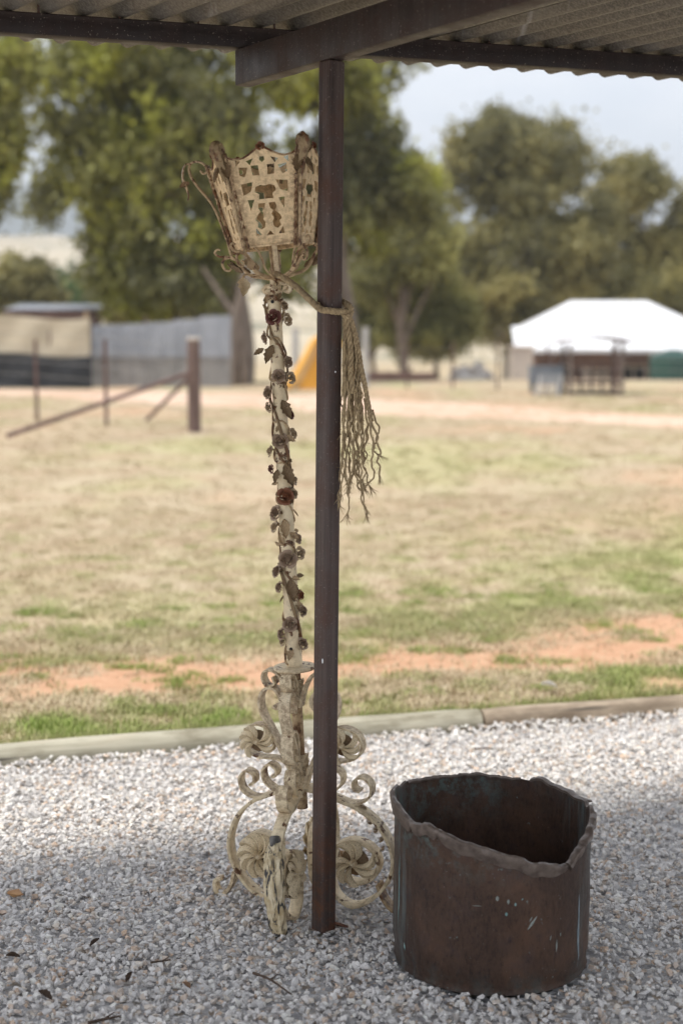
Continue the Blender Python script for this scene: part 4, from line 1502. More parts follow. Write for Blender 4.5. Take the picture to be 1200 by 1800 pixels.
NT = 220


def wall_r(th, z):
    """Radius with dents."""
    return TR * (1 + .004 * math.sin(2 * th + .5)) + .0045 * noise.noise(Vector((math.cos(th) * 1.6, math.sin(th) * 1.6, z * 5))) - .006 * math.exp(-((z - .02) / .02) ** 2) \
        + .002 * noise.noise(Vector((math.cos(th) * 6, math.sin(th) * 6, z * 14)))


V, F = [], []
rows = [0, .006, .014, .03, .06, .12, .18, .25, .33, .42, .52, .62, .72, .80, .87, .93, .97, 1.0]
T = .003
for k in range(NT):
    th = 2 * math.pi * k / NT
    h = rim(math.degrees(th)) + .0035 * noise.noise(Vector((math.cos(th) * 9, math.sin(th) * 9, 1)))
    for j, q in enumerate(rows):
        z = h * q + .002
        rr = wall_r(th, z)
        V.append((rr * math.cos(th), rr * math.sin(th), z))
    for j, q in enumerate(reversed(rows[2:])):
        z = h * q + .002
        rr = wall_r(th, z) - T
        V.append((rr * math.cos(th), rr * math.sin(th), z - (.0005 if j == 0 else 0)))
    z = h * rows[2]
    V.append((.0005 * math.cos(th), .0005 * math.sin(th), .012))
npr = len(V) // NT
for k in range(NT):
    k2 = (k + 1) % NT
    for j in range(npr - 1):
        F.append((k * npr + j, k2 * npr + j, k2 * npr + j + 1, k * npr + j + 1))
MB().add(V, F).build('wall', M_COPPER, tub, smooth=True, angle=60)


def lip(d0, d1, dirn, drop, outw, name='rolled_rim', wav=1.0, seed=0):
    """A flap of sheet folded over the rim between two bearings: dirn 1 outward, -1 inward."""
    n = max(8, int(abs(d1 - d0) / 1.4))
    V, F = [], []
    for i in range(n + 1):
        t = i / n
        th = R(d0 + (d1 - d0) * t)
        h = rim(math.degrees(th)) + .0035 * noise.noise(Vector((math.cos(th) * 9, math.sin(th) * 9, 1)))
        taper = min(1, 6 * t + .35, 6 * (1 - t) + .30)
        nz = noise.noise(Vector((th * 5 * wav, seed, 0)))
        n2 = noise.noise(Vector((th * 17 * wav, seed + 3, 0)))
        dr = drop * taper * (1 + .16 * nz + .10 * max(0, n2) ** 2)
        ow = outw * (1 + .05 * n2 + .22 * nz)
        r0 = wall_r(th, h) - (T / 2)
        prof = [(-T * .6 * dirn, -.004), (-.001 * dirn, .002 + .002 * nz), (ow * .5 * dirn, .0045 + .003 * n2), (ow * dirn, .001), (ow * 1.12 * dirn, -dr * .45), (ow * (.75 + .35 * nz) * dirn, -dr),
                (ow * (.55 + .35 * nz) * dirn, -dr + .001), (ow * .8 * dirn, -dr * .45), (ow * .62 * dirn, -.003)]
        for a_, b_ in prof:
            V.append(((r0 + a_) * math.cos(th), (r0 + a_) * math.sin(th), h + .002 + b_))
    npf = 9
    for i in range(n):
        for j in range(npf):
            j2 = (j + 1) % npf
            F.append((i * npf + j, (i + 1) * npf + j, (i + 1) * npf + j2, i * npf + j2))
    F.append(tuple(range(npf)))
    F.append(tuple(n * npf + j for j in reversed(range(npf))))
    MB().add(V, F).build(name, M_RIM, tub, smooth=True, angle=50)


lip(-178, -146, 1, .034, .011, seed=1)
lip(-147, -126, 1, .028, .012, seed=2, wav=1.6)
lip(-129, -52, 1, .032, .012, seed=4)
lip(-51, -37, 1, .020, .017, seed=5, wav=1.6)
lip(-38, -22, 1, .012, .019, seed=6, wav=2)
lip(-23, -3, 1, .012, .015, seed=7, wav=2.4)
lip(-4, 17, 1, .014, .010, seed=8, wav=2.4)
lip(14, 38, 1, .007, .022, seed=9, wav=1.8)
lip(36, 60, 1, .006, .020, seed=10, wav=1.8)
lip(66, 118, -1, .006, .004, seed=11, wav=2)
lip(116, 150, -1, .008, .006, seed=12, wav=2)
lip(150, 183, 1, .016, .008, seed=13, wav=2.6)


def mark(deg, z, ln, wd, ang, mt, name='scratch'):
    th = R(deg)
    rr = wall_r(th, z) + .0012
    er, et = Vector((math.cos(th), math.sin(th), 0)), Vector((-math.sin(th), math.cos(th), 0))
    c = er * rr + Vector((0, 0, z))
    u_ = et * math.cos(R(ang)) + Vector((0, 0, math.sin(R(ang))))
    v_ = er.cross(u_)
    n = 6
    V = []
    for i in range(n + 1):
        t = i / n
        w_ = wd * math.sin(math.pi * min(.97, max(.03, t))) * (1 + .5 * noise.noise(Vector((t * 5, deg, z * 9))))
        p = c + u_ * ln * (t - .5)
        # stay on the wall
        for s_ in (-1, 1):
            q = p + v_ * w_ * s_
            a_ = math.atan2(q.y, q.x)
            rq = wall_r(a_, q.z) + .0009
            V.append((rq * math.cos(a_), rq * math.sin(a_), q.z))
    F = [(i * 2, i * 2 + 1, i * 2 + 3, i * 2 + 2) for i in range(n)]
    MB().add(V, F).build(name, mt, tub)


M_PALEV = simple('pale_verdigris_scratch', (0.15, 0.165, 0.15), (0.30, 0.32, 0.29), 90, 0.8, bmp=0)
mark(-73, .186, .042, .0032, 52, M_PALEV)
mark(-74, .196, .016, .0016, 60, M_PALEV)
mark(-61, .140, .014, .0014, 75, M_PALEV)
mark(-57, .115, .032, .0025, 86, M_PALEV)
mark(-54, .142, .010, .0012, 90, M_VERD)
mark(-104, .232, .026, .0008, 3, M_PALEV)
mark(-93, .254, .014, .0040, 88, M_PALEV, 'verdigris_spot')
mark(-87, .246, .013, .0032, 90, M_PALEV, 'verdigris_spot')
mark(-83, .238, .009, .0030, 92, M_VERD, 'verdigris_spot')
mark(-88, .214, .010, .0036, 90, M_VERD, 'verdigris_spot')
mark(-79, .250, .006, .0020, 40, M_VERD, 'verdigris_spot')
mark(-154, .07, .022, .005, 100, M_VERD, 'verdigris_spot')
mark(-36, .125, .20, .0055, 93, simple('blue_verdigris', (0.13, 0.17, 0.19), (0.24, 0.28, 0.30), 30, 0.7, bmp=0), 'verdigris_run')
mark(-163, .20, .20, .004, 88, M_VERD, 'verdigris_run')

# ================================================================== ROPE
rope = empty('hemp_rope', at(611, 545, 3.775), 'frayed brown hemp rope tying the lamp to the post, its ends hanging in loose strands', 'rope')
RO_ = rope.location.copy()


def twist(path, rad, strands=3, pitch=.030, thick=.58, name='cord', n_per=10):
    sp = [Vector(p) for p in spline([tuple(p) for p in path], n_per)]
    ln = [0.0]
    for a_, b_ in zip(sp, sp[1:]): ln.append(ln[-1] + (b_ - a_).length)
    # resample
    N_ = max(24, int(ln[-1] / .0028))
    pts_ = []
    j = 0
    for i in range(N_ + 1):
        s = ln[-1] * i / N_
        while j < len(ln) - 2 and ln[j + 1] < s: j += 1
        t = (s - ln[j]) / max(1e-9, ln[j + 1] - ln[j])
        pts_.append(sp[j].lerp(sp[j + 1], t))
    u_ = Vector((.3, .9, .2))
    for k in range(strands):
        out = []
        uu = u_.copy()
        for i, p in enumerate(pts_):
            tg = (pts_[min(i + 1, N_)] - pts_[max(i - 1, 0)]).normalized()
            uu = (uu - tg * uu.dot(tg)).normalized()
            w_ = tg.cross(uu)
            a_ = 2 * math.pi * (k / strands + i / N_ * ln[-1] / pitch)
            rr = rad[i * (len(rad) - 1) // N_] if hasattr(rad, '__len__') else rad
            out.append(p + (uu * math.cos(a_) + w_ * math.sin(a_)) * rr * .5 - RO_)
        MB().tube(out, rad * thick if not hasattr(rad, '__len__') else [rad[i * (len(rad) - 1) // N_] * thick for i in range(N_ + 1)], 6).build(name, M_ROPE, rope, smooth=True)


PY = 3.79
twist([at(478, 474, 3.995), at(487, 482, 3.945), at(500, 489, 3.92), at(522, 505, 3.86), at(548, 530, 3.785), at(563, 543, 3.752), at(577, 546, 3.737), at(592, 548, 3.744), at(606, 549, 3.768), at(615, 556, 3.785)], .0088)
twist([at(605, 532, 3.812), at(611, 535, 3.79), at(616, 542, 3.778), at(615, 552, 3.772), at(607, 556, 3.776)], .0085)
twist([at(556, 540, 3.765), at(566, 532, 3.81), at(585, 530, 3.832), at(602, 530, 3.825), at(612, 538, 3.80)], .0085)
twist([at(618, 546, 3.80), at(612, 556, 3.765), at(604, 552, 3.772), at(608, 543, 3.79)], .0078)
# thick unravelling cords
twist([at(612, 553, 3.775), at(620, 575, 3.775), at(628, 610, 3.775), at(634, 645, 3.775), at(640, 672, 3.777), at(645, 700, 3.775), at(652, 740, 3.775)], [.0085, .0088, .008, .0075, .007, .0075, .009], pitch=.036, thick=.5)
twist([at(608, 556, 3.768), at(613, 590, 3.768), at(617, 625, 3.768), at(616, 660, 3.768), at(622, 690, 3.768)], [.0085, .009, .0085, .009, .011], pitch=.05, thick=.42)
twist([at(606, 560, 3.778), at(607, 600, 3.778), at(606, 640, 3.778), at(607, 680, 3.778)], [.0078, .008, .008, .010], pitch=.05, thick=.42)
twist([at(614, 560, 3.785), at(622, 600, 3.785), at(626, 650, 3.785), at(630, 700, 3.785), at(633, 740, 3.785)], [.0075, .008, .0085, .010, .012], pitch=.055, thick=.42)
r = random.Random(11)


def strand(x0, y0, x1, y1, Y, amp, wl, rad, sway=0, fray=4):
    n = 60
    ph = r.uniform(0, 6.28)
    ph2 = r.uniform(0, 6.28)
    pts_ = []
    for i in range(n + 1):
        t = i / n
        A = amp * min(1, .25 + 1.3 * t)
        s = (y1 - y0) * t / 640
        a_ = 2 * math.pi * s / wl
        p = at(x0 + (x1 - x0) * t + sway * math.sin(math.pi * t), y0 + (y1 - y0) * t, Y)
        w1 = noise.noise(Vector((s * 34, ph * 3, 1))) * 2.4 + noise.noise(Vector((s * 75, ph2 * 3, 5))) * 1.1
        mod_ = .35 + 1.1 * abs(noise.noise(Vector((s * 14, ph, 9))))
        p = p + Vector((math.sin(a_ + ph) * mod_ + w1 * .75, math.cos(a_ + ph) * .8, 0)) * A
        pts_.append(p - RO_)
    o = MB().tube(pts_, [rad * (1 - .25 * i / n) for i in range(n + 1)], 5).build('strand', M_ROPE, rope, smooth=True)
    if fray:
        m_ = MB()
        e, dd = pts_[-1], (pts_[-1] - pts_[-4]).normalized()
        for _ in range(fray):
            d2 = (dd + Vector((r.gauss(0, .35), r.gauss(0, .35), r.gauss(0, .2)))).normalized()
            L_ = r.uniform(.012, .035)
            m_.tube([e - dd * .008, e + d2 * L_ * .5, e + d2 * L_ + Vector((r.gauss(0, .004), r.gauss(0, .004), 0))], [.0013, .0009, .0004], 4)
        m_.build('frayed_tip', M_ROPE, o)


STR = [(606, 640, 600, 872, .0040, 0), (607, 660, 594, 885, .0050, 3), (612, 650, 612, 905, .005, 2), (617, 680, 616, 860, .006, -4), (620, 685, 640, 895, .006, -6), (622, 690, 634, 855, .006, 6), (626, 690, 628, 845, .006, -5),
       (630, 720, 643, 905, .005, -6), (633, 735, 622, 830, .007, 5), (636, 740, 650, 858, .006, -4), (650, 736, 650, 848, .009, 4), (652, 740, 664, 838, .008, 8), (650, 740, 643, 852, .008, -6), (654, 720, 658, 800, .010, 8),
       (607, 680, 606, 830, .006, -3), (610, 670, 616, 842, .007, 4), (614, 690, 607, 850, .006, -2), (640, 700, 640, 800, .006, 4), (628, 650, 638, 780, .004, 3), (618, 640, 628, 800, .005, -3), (604, 600, 603, 760, .003, 0)]
for k, (x0, y0, x1, y1, amp, sw) in enumerate(STR):
    strand(x0, y0, x1, y1, 3.765 + .006 * (k % 5), amp * .62, r.uniform(.035, .085), r.uniform(.0024, .0034), sw, 7)
for k in range(14):       # matted fibres in the middle of the bundle
    x0 = r.uniform(603, 628)
    strand(x0, r.uniform(575, 620), x0 + r.uniform(-3, 8), r.uniform(690, 780), 3.765 + r.uniform(0, .025), .0035, r.uniform(.03, .06), .0024, r.uniform(-3, 3), 0)
mh = MB()
for k in range(300):       # stray hairs
    x0, y0, x1, y1, amp, sw = r.choice(STR)
    t = r.random() ** .7
    q = at(x0 + (x1 - x0) * t + r.uniform(-4, 4), y0 + (y1 - y0) * t, 3.765 + r.uniform(0, .025)) - RO_
    d2 = Vector((r.gauss(0, 1), r.gauss(0, .6), r.gauss(0, .6))).normalized() * r.uniform(.006, .02)
    mh.tube([q, q + d2 * .5 + Vector((0, 0, .002)), q + d2], [.0005, .0004, .0003], 3)
tag(mh.build('fibres', M_ROPE, rope), kind='stuff')

# ================================================================== TREES
def tree(name, label, X, Y, z0, parts, leafmat, bark, trunk, nleaf=9000, leaf=(.30, .10), clump=.75, droop=.5, limbs=7, seed=0, group='gum trees beyond the paddock', cat='tree', shell=.55, per=45, gap=.34):
    """parts: crown ellipsoids (dx, dy, z, rx, ry, rz); trunk: list of (dx, dy, z, r)."""
    g = np.random.default_rng(seed + 50)
    root = empty(name, (X, Y, z0), label, cat, group)
    vols = np.array([p[3] * p[4] * p[5] for p in parts]) ** .72
    nc = max(8, int(nleaf * 1.7) // per)
    which = g.choice(len(parts), nc, p=vols / vols.sum())
    d = g.normal(size=(nc, 3))
    d /= np.linalg.norm(d, axis=1)[:, None]
    rad = (shell + (1 - shell) * g.uniform(0, 1, nc)) * g.uniform(.82, 1.08, nc)
    pa = np.array(parts)[which]
    cen = pa[:, :3] + d * rad[:, None] * pa[:, 3:6]
    tint = np.clip([.42 + 1.0 * noise.noise(Vector((c[0] * .42 + 9 + seed, c[1] * .42, c[2] * .42))) + g.normal(0, .13) for c in cen], 0, 1)
    keep = np.array([noise.noise(Vector((c[0] * .33 + seed, c[1] * .33, c[2] * .33))) > -gap for c in cen])
    cen, tint = cen[keep], tint[keep]
    nc = len(cen)
    N = nc * per
    ci = np.repeat(np.arange(nc), per)
    cs = g.uniform(.6, 1.25, nc)[ci] * clump
    off = g.normal(size=(N, 3)) * np.array([.48, .48, .40]) * cs[:, None]
    off[:, 2] -= droop * g.uniform(0, 1, N) ** 2 * cs
    c = cen[ci] + off
    ax = g.normal(size=(N, 3))
    ax[:, 2] -= droop * 1.6
    ax /= np.linalg.norm(ax, axis=1)[:, None]
    sd = np.cross(ax, g.normal(size=(N, 3)))
    sd /= np.linalg.norm(sd, axis=1)[:, None] + 1e-9
    L = (leaf[0] * g.uniform(.6, 1.4, N))[:, None]
    Wd = (leaf[1] * g.uniform(.7, 1.3, N))[:, None]
    v = np.stack([c - ax * L * .5, c + sd * Wd, c + ax * L * .5, c - sd * Wd], 1).reshape(-1, 3)
    t = np.repeat(np.clip(tint[ci] + g.normal(0, .12, N), 0, 1), 4)
    me = quick_mesh('crown', v, 4, np.arange(N * 4), {'tint': t})
    link_mesh('crown', me, root, leafmat)
    m = MB()
    tp = [Vector(p[:3]) for p in trunk]
    m.tube(spline([tuple(p) for p in tp], 6), list(np.interp(np.linspace(0, 1, 6 * (len(trunk) - 1) + 1), np.linspace(0, 1, len(trunk)), [p[3] for p in trunk])), 10)
    r_ = random.Random(seed)
    idx = list(range(nc))
    for k in range(limbs):
        tgt = Vector(cen[r_.choice(idx)])
        s = r_.uniform(.35, .95)
        f = s * (len(tp) - 1)
        i0 = min(len(tp) - 2, int(f))
        base = tp[i0].lerp(tp[i0 + 1], f - i0)
        rb = trunk[i0][3] * .6
        midp = base.lerp(tgt, .5) + Vector((r_.uniform(-.5, .5), r_.uniform(-.5, .5), r_.uniform(.2, .9)))
        sp = spline([tuple(base), tuple(base.lerp(midp, .5) + Vector((0, 0, .2))), tuple(midp), tuple(tgt)], 5)
        m.tube(sp, [rb * (1 - .85 * i / (len(sp) - 1)) for i in range(len(sp))], 7)
    m.build('trunk', bark, root, smooth=True)
    return root


def ground_at(X, Y): return float(terrain(X, Y)) - .05


def px_x(px, Y, py=560):
    return at(px, py, Y).x


def pz(py, Y):
    return at(600, py, Y).z


def crown(px, py, rpx, rpy, Y, X0, z0, dy=0.0, ry=None):
    """Ellipsoid centred at pixel (px, py) at distance Y, half-sizes in pixels, relative to a trunk at X0, z0."""
    k = Y / FPX
    return (px_x(px, Y, py) - X0, dy, pz(py, Y) - z0, rpx * k, (ry or rpx * k), rpy * k)


# the big drooping gum left of the post
Y = 50.0; X0 = px_x(425, Y); z0 = ground_at(X0, Y)
tree('gum_tree', 'big drooping gum tree rising out of view behind the lantern, green with yellow sprays', X0, Y, z0,
     [crown(*c, Y, X0, z0) for c in ((150, 160, 85, 110), (260, 60, 150, 110), (330, 210, 130, 130), (215, 300, 90, 110), (125, 270, 42, 70), (330, 380, 130, 100), (440, 110, 120, 110), (400, 300, 90, 110), (210, 440, 70, 90), (300, 500, 110, 60), (95, 330, 35, 55))],
     M_GUM, M_BARK, [(0, 0, -.3, .42), (.1, 0, 1.5, .34), (-.3, 0, 4, .28), (-1.2, 0, 7, .22), (-2, 0, 10, .14)], nleaf=28000, clump=.72, droop=.9, seed=1, limbs=12, gap=.16)
Y = 54.0; X0 = px_x(620, Y); z0 = ground_at(X0, Y)
tree('gum_tree', 'tall gum tree directly behind the steel post, its edge ragged against the sky', X0, Y, z0,
     [crown(*c, Y, X0, z0) for c in ((560, 90, 120, 110), (660, 130, 95, 85), (640, 230, 75, 75), (560, 330, 80, 110), (700, 330, 70, 60), (640, 420, 90, 80), (730, 340, 40, 60), (520, 450, 60, 80))],
     M_GUM, M_BARK, [(0, 0, -.3, .35), (-.1, 0, 2, .30), (-.5, 0, 5, .24), (-.3, 0, 8, .18), (.2, 0, 11, .1)], nleaf=20000, clump=.7, droop=.85, seed=2, limbs=10, gap=.18)
Y = 46.0; X0 = px_x(-70, Y); z0 = ground_at(X0, Y)
tree('gum_tree', 'gum tree half out of view at the upper left edge of the photo', X0, Y, z0,
     [crown(*c, Y, X0, z0) for c in ((-60, 150, 90, 100), (0, 95, 55, 45), (-5, 240, 45, 80), (20, 120, 40, 60), (-60, 320, 70, 80))],
     M_GUM, M_BARK, [(0, 0, -.3, .35), (0, 0, 3, .3), (.3, 0, 7, .2), (.2, 0, 10, .1)], nleaf=9000, clump=.65, droop=.7, seed=3)
# the round gum in the middle distance
Y = 84.0; X0 = px_x(893, Y); z0 = ground_at(X0, Y)
tree('gum_tree', 'large round-headed olive gum tree standing behind the white roofed house', X0, Y, z0,
     [crown(*c, Y, X0, z0) for c in ((880, 245, 85, 55), (985, 255, 75, 55), (830, 290, 50, 55), (1030, 320, 50, 80), (920, 330, 95, 55), (830, 400, 65, 60), (960, 420, 100, 70), (880, 500, 110, 60), (1010, 430, 70, 80), (800, 470, 55, 60), (900, 570, 90, 40), (1040, 380, 45, 60))],
     M_OLIVE, M_PALEBARK, [(0, 0, -.4, .5), (.1, 0, 2.5, .4), (-.2, 0, 5.5, .34), (-.5, 0, 8.5, .26), (-.3, 0, 12, .14)], nleaf=24000, leaf=(.36, .13), clump=1.0, droop=.4, seed=4, limbs=12)
Y = 92.0; X0 = px_x(1120, Y); z0 = ground_at(X0, Y)
tree('gum_tree', 'yellowish gum tree at the right edge of the photo beside the round olive gum', X0, Y, z0,
     [crown(*c, Y, X0, z0) for c in ((1115, 320, 60, 50), (1165, 380, 50, 70), (1060, 390, 40, 60), (1090, 420, 60, 60), (1170, 470, 60, 60), (1110, 500, 80, 50), (1230, 400, 50, 80))],
     M_YELLOW, M_PALEBARK, [(0, 0, -.4, .4), (.1, 0, 3, .32), (.3, 0, 7, .22), (.2, 0, 11, .1)], nleaf=13000, leaf=(.36, .13), clump=1.0, droop=.4, seed=5)
Y = 70.0; X0 = px_x(705, Y); z0 = ground_at(X0, Y)
tree('gum_tree', 'bright yellow-green gum tree filling the gap between the post and the round olive gum', X0, Y, z0,
     [crown(*c, Y, X0, z0) for c in ((735, 335, 42, 52), (700, 420, 60, 65), (650, 470, 50, 60), (755, 430, 42, 60), (660, 380, 45, 50))],
     M_BUSH, M_BARK, [(0, 0, -.3, .26), (.1, 0, 2, .22), (-.1, 0, 4.5, .17), (.2, 0, 7.5, .08)], nleaf=13000, leaf=(.30, .11), clump=.75, droop=.6, seed=14, limbs=9, gap=.25)
# smaller trees and bushes
Y = 72.0; X0 = px_x(765, Y); z0 = ground_at(X0, Y)
tree('small_gum_tree', 'small pale green bushy gum tree in front of the round olive gum', X0, Y, z0,
     [crown(*c, Y, X0, z0) for c in ((760, 505, 50, 50), (712, 530, 40, 55), (808, 555, 34, 50), (750, 590, 78, 35), (775, 470, 22, 20))],
     M_BUSH, M_BARK, [(0, 0, -.3, .2), (.1, 0, 1.2, .16), (0, 0, 2.6, .12), (.1, 0, 4.2, .06)], nleaf=9000, leaf=(.28, .10), clump=.6, droop=.3, seed=6)
Y = 76.0; X0 = px_x(655, Y); z0 = ground_at(X0, Y)
tree('small_gum_tree', 'small green tree close to the right of the post, beside the pale bushy gum', X0, Y, z0,
     [crown(*c, Y, X0, z0) for c in ((650, 500, 60, 50), (615, 530, 50, 50), (680, 560, 45, 45), (640, 580, 60, 30))],
     M_GUM, M_BARK, [(0, 0, -.3, .2), (.1, 0, 1.2, .16), (0, 0, 2.6, .12), (.1, 0, 4.6, .06)], nleaf=8000, clump=.65, droop=.3, seed=7)
Y = 96.0; X0 = px_x(1010, Y); z0 = ground_at(X0, Y)
tree('small_gum_tree', 'low olive tree behind the left end of the white roof', X0, Y, z0,
     [crown(*c, Y, X0, z0) for c in ((960, 530, 80, 40), (1040, 510, 70, 45), (1010, 570, 90, 40))],
     M_OLIVE, M_BARK, [(0, 0, -.3, .25), (.1, 0, 2, .2), (0, 0, 5, .1)], nleaf=7000, leaf=(.34, .13), clump=.9, droop=.3, seed=8)
Y = 88.0; X0 = px_x(1180, Y); z0 = ground_at(X0, Y)
tree('small_gum_tree', 'low yellow-green tree behind the right end of the white roof', X0, Y, z0,
     [crown(*c, Y, X0, z0) for c in ((1180, 530, 70, 50), (1130, 560, 60, 40), (1240, 540, 50, 60))],
     M_YELLOW, M_BARK, [(0, 0, -.3, .25), (.1, 0, 2, .2), (0, 0, 5, .1)], nleaf=7000, leaf=(.34, .13), clump=.9, droop=.3, seed=9)
Y = 66.0; X0 = px_x(48, Y); z0 = ground_at(X0, Y)
tree('shrub', 'olive brown bush above the shade cloth screen at the left edge', X0, Y, z0,
     [crown(*c, Y, X0, z0) for c in ((50, 490, 50, 45), (15, 520, 45, 40), (80, 530, 35, 35), (40, 560, 60, 40))],
     M_OLIVE, M_BARK, [(0, 0, -.3, .16), (0, 0, 1.2, .12), (.1, 0, 3, .06)], nleaf=7000, clump=.55, droop=.2, seed=10, group='bushes behind the fences', cat='bush')
Y = 120.0; X0 = px_x(125, Y); z0 = ground_at(X0, Y)
tree('shrub', 'small bright green bush in the gap left of the big gum', X0, Y, z0,
     [crown(*c, Y, X0, z0) for c in ((122, 495, 30, 38), (140, 525, 32, 30), (110, 545, 35, 35))],
     M_GREEN, M_BARK, [(0, 0, -.3, .16), (0, 0, 1.2, .12), (.1, 0, 3, .06)], nleaf=4000, leaf=(.35, .14), clump=.7, droop=.2, seed=11, group='bushes behind the fences', cat='bush')
Y = 58.0; X0 = px_x(300, Y); z0 = ground_at(X0, Y)
tree('shrub', 'dark bush filling the space above the corrugated iron fence', X0, Y, z0,
     [crown(*c, Y, X0, z0) for c in ((270, 530, 85, 40), (360, 520, 60, 45), (210, 520, 40, 45))],
     M_OLIVE, M_BARK, [(0, 0, -.3, .16), (0, 0, 1.2, .12), (.1, 0, 2.6, .06)], nleaf=8000, clump=.6, droop=.3, seed=12, group='bushes behind the fences', cat='bush')
# leaning grey dead trunk by the iron fence
Y = 47.5
dt = empty('dead_tree', at(408, 680, Y), 'leafless grey-brown tree with a leaning branch at the right end of the iron fence', 'tree')
D0 = dt.location.copy()
m = MB()
q = lambda a_, b_, dy=0: tuple(at(a_, b_, Y + dy) - D0)
m.tube(spline([q(408, 690), q(412, 640), q(414, 590), q(418, 540), q(430, 490), q(436, 430)], 5), list(np.linspace(.22, .10, 26)), 9)
m.tube(spline([q(430, 690), q(428, 640), q(424, 590), q(418, 548)], 5), list(np.linspace(.16, .10, 16)), 8)
m.tube(spline([q(416, 560), q(395, 530), q(372, 495), q(355, 470)], 5), list(np.linspace(.12, .05, 16)), 7)
m.tube(spline([q(426, 510), q(450, 480), q(470, 440)], 5), list(np.linspace(.11, .04, 11)), 7)
m.build('trunk', M_BARK, dt, smooth=True)

# ================================================================== FENCES AND BUILDINGS BEYOND THE PADDOCK
M_RUSTPOST = simple('rusty_fence_steel', (0.085, 0.05, 0.042), (0.17, 0.10, 0.085), 8, 0.8)
M_WOODPOST = simple('weathered_post', (0.10, 0.065, 0.055), (0.19, 0.13, 0.11), 5, 0.9, stretch=(6, 6, 1))
M_WIRE = simple('fence_wire', (0.22, 0.21, 0.20), (0.35, 0.33, 0.31), 20, 0.6, 0.4, bmp=0)
M_POSTTOP = simple('pale_post_end', (0.40, 0.35, 0.30), (0.55, 0.49, 0.43), 9, 0.9)
M_GREYPOST = simple('grey_timber_post', (0.34, 0.33, 0.32), (0.50, 0.49, 0.47), 5, 0.9, stretch=(5, 5, 1))

FY = 22.0
fence = empty('wire_fence', at(342, 755, FY), 'rusty wire fence left of the lamp with a stout brown corner post and sloping braces', 'fence')
F0 = fence.location.copy()
sp_ = MB().tube([(0, 0, -.3), (0, 0, .7), (0, 0, 1.40)], [.105, .10, .10], 18).build('corner_post', M_WOODPOST, fence, smooth=True, angle=40)
MB().lathe([(.0001, 1.418), (.09, 1.416), (.102, 1.405), (.104, 1.37), (.0995, 1.369)], 18).build('post_cap', M_POSTTOP, sp_, smooth=True, angle=40)


def star_picket(px, py0, py1, Y):
    a = at(px, py0, Y) - F0
    b = at(px, py1, Y) - F0
    m = MB()
    for k in range(3):
        an = k * 2.094 + .5
        m.box((.016 * math.cos(an), .016 * math.sin(an), (b.z - a.z) / 2 - .15), (.034, .008, b.z - a.z + .3), Matrix.Identity(4))
    m.build('picket', M_RUSTPOST, fence, loc=(a.x, a.y, a.z))


star_picket(187, 726, 597, 23.5)
star_picket(65, 711, 597, 25.2)
star_picket(-60, 700, 590, 27.0)
MB().tube([at(14, 766, 19.0) - F0, at(330, 657, 21.93) - F0], .035, 8).build('brace', M_RUSTPOST, fence, smooth=True)
MB().tube([at(258, 738, 24.0) - F0, at(332, 664, 22.05) - F0], .032, 8).build('brace', M_RUSTPOST, fence, smooth=True)
for k, fz in enumerate((.28, .52, .76, 1.0, 1.24)):
    pth = []
    for (px, Yw, gy) in ((342, 22.0, 755), (187, 23.5, 726), (65, 25.2, 711), (-60, 27.0, 700), (-200, 29, 692)):
        g0 = at(px, gy, Yw) - F0
        pth.append((g0.x, g0.y, g0.z + fz))
    MB().tube(pth, .004, 5).build('wire', M_WIRE, fence)

# the second fence, far side of the track on the right
fence2 = empty('wire_fence', at(700, 690, 44), 'thin wire and picket fence crossing in front of the small trees, right of the post', 'fence')
G0 = fence2.location.copy()
fp = [(560, 684, 46), (642, 682, 45), (715, 688, 44), (795, 692, 42.5), (873, 695, 41), (960, 700, 39.5), (1080, 706, 37.5), (1210, 712, 35.5)]
for k, (px, py, Yw) in enumerate(fp):
    b = at(px, py, Yw) - G0
    gz = ground_at(b.x + G0.x, b.y + G0.y) - G0.z
    b.z = gz
    m = MB()
    if px == 642: m.tube([(0, 0, -.2), (0, 0, 1.95)], .095, 12)
    else:
        for j in range(3):
            an = j * 2.094 + .5
            m.box((.016 * math.cos(an), .016 * math.sin(an), .7), (.034, .008, 1.5))
    m.build('grey_post' if px == 642 else 'picket', M_GREYPOST if px == 642 else M_RUSTPOST, fence2, loc=b, smooth=(px == 642))
for fz in (.25, .5, .75, 1.0, 1.25):
    pth = []
    for (px, py, Yw) in fp:
        b = at(px, py, Yw)
        pth.append((b.x - G0.x, b.y - G0.y, ground_at(b.x, b.y) - G0.z + fz))
    MB().tube(pth, .005, 5).build('wire', M_WIRE, fence2)

# shade cloth screen at the left
M_CLOTH = simple('cream_shade_cloth', (0.40, 0.35, 0.26), (0.52, 0.46, 0.35), 2, 0.95, stretch=(.5, 1, 2))
M_BLACKCLOTH = simple('black_shade_cloth', (0.018, 0.02, 0.023), (0.035, 0.037, 0.042), 3, 0.9)
SY = 44.0
scr = empty('screen_fence', at(60, 685, SY), 'cream and black shade cloth screen on posts, left of the iron fence', 'fence')
S0 = scr.location.copy()
k = SY / FPX


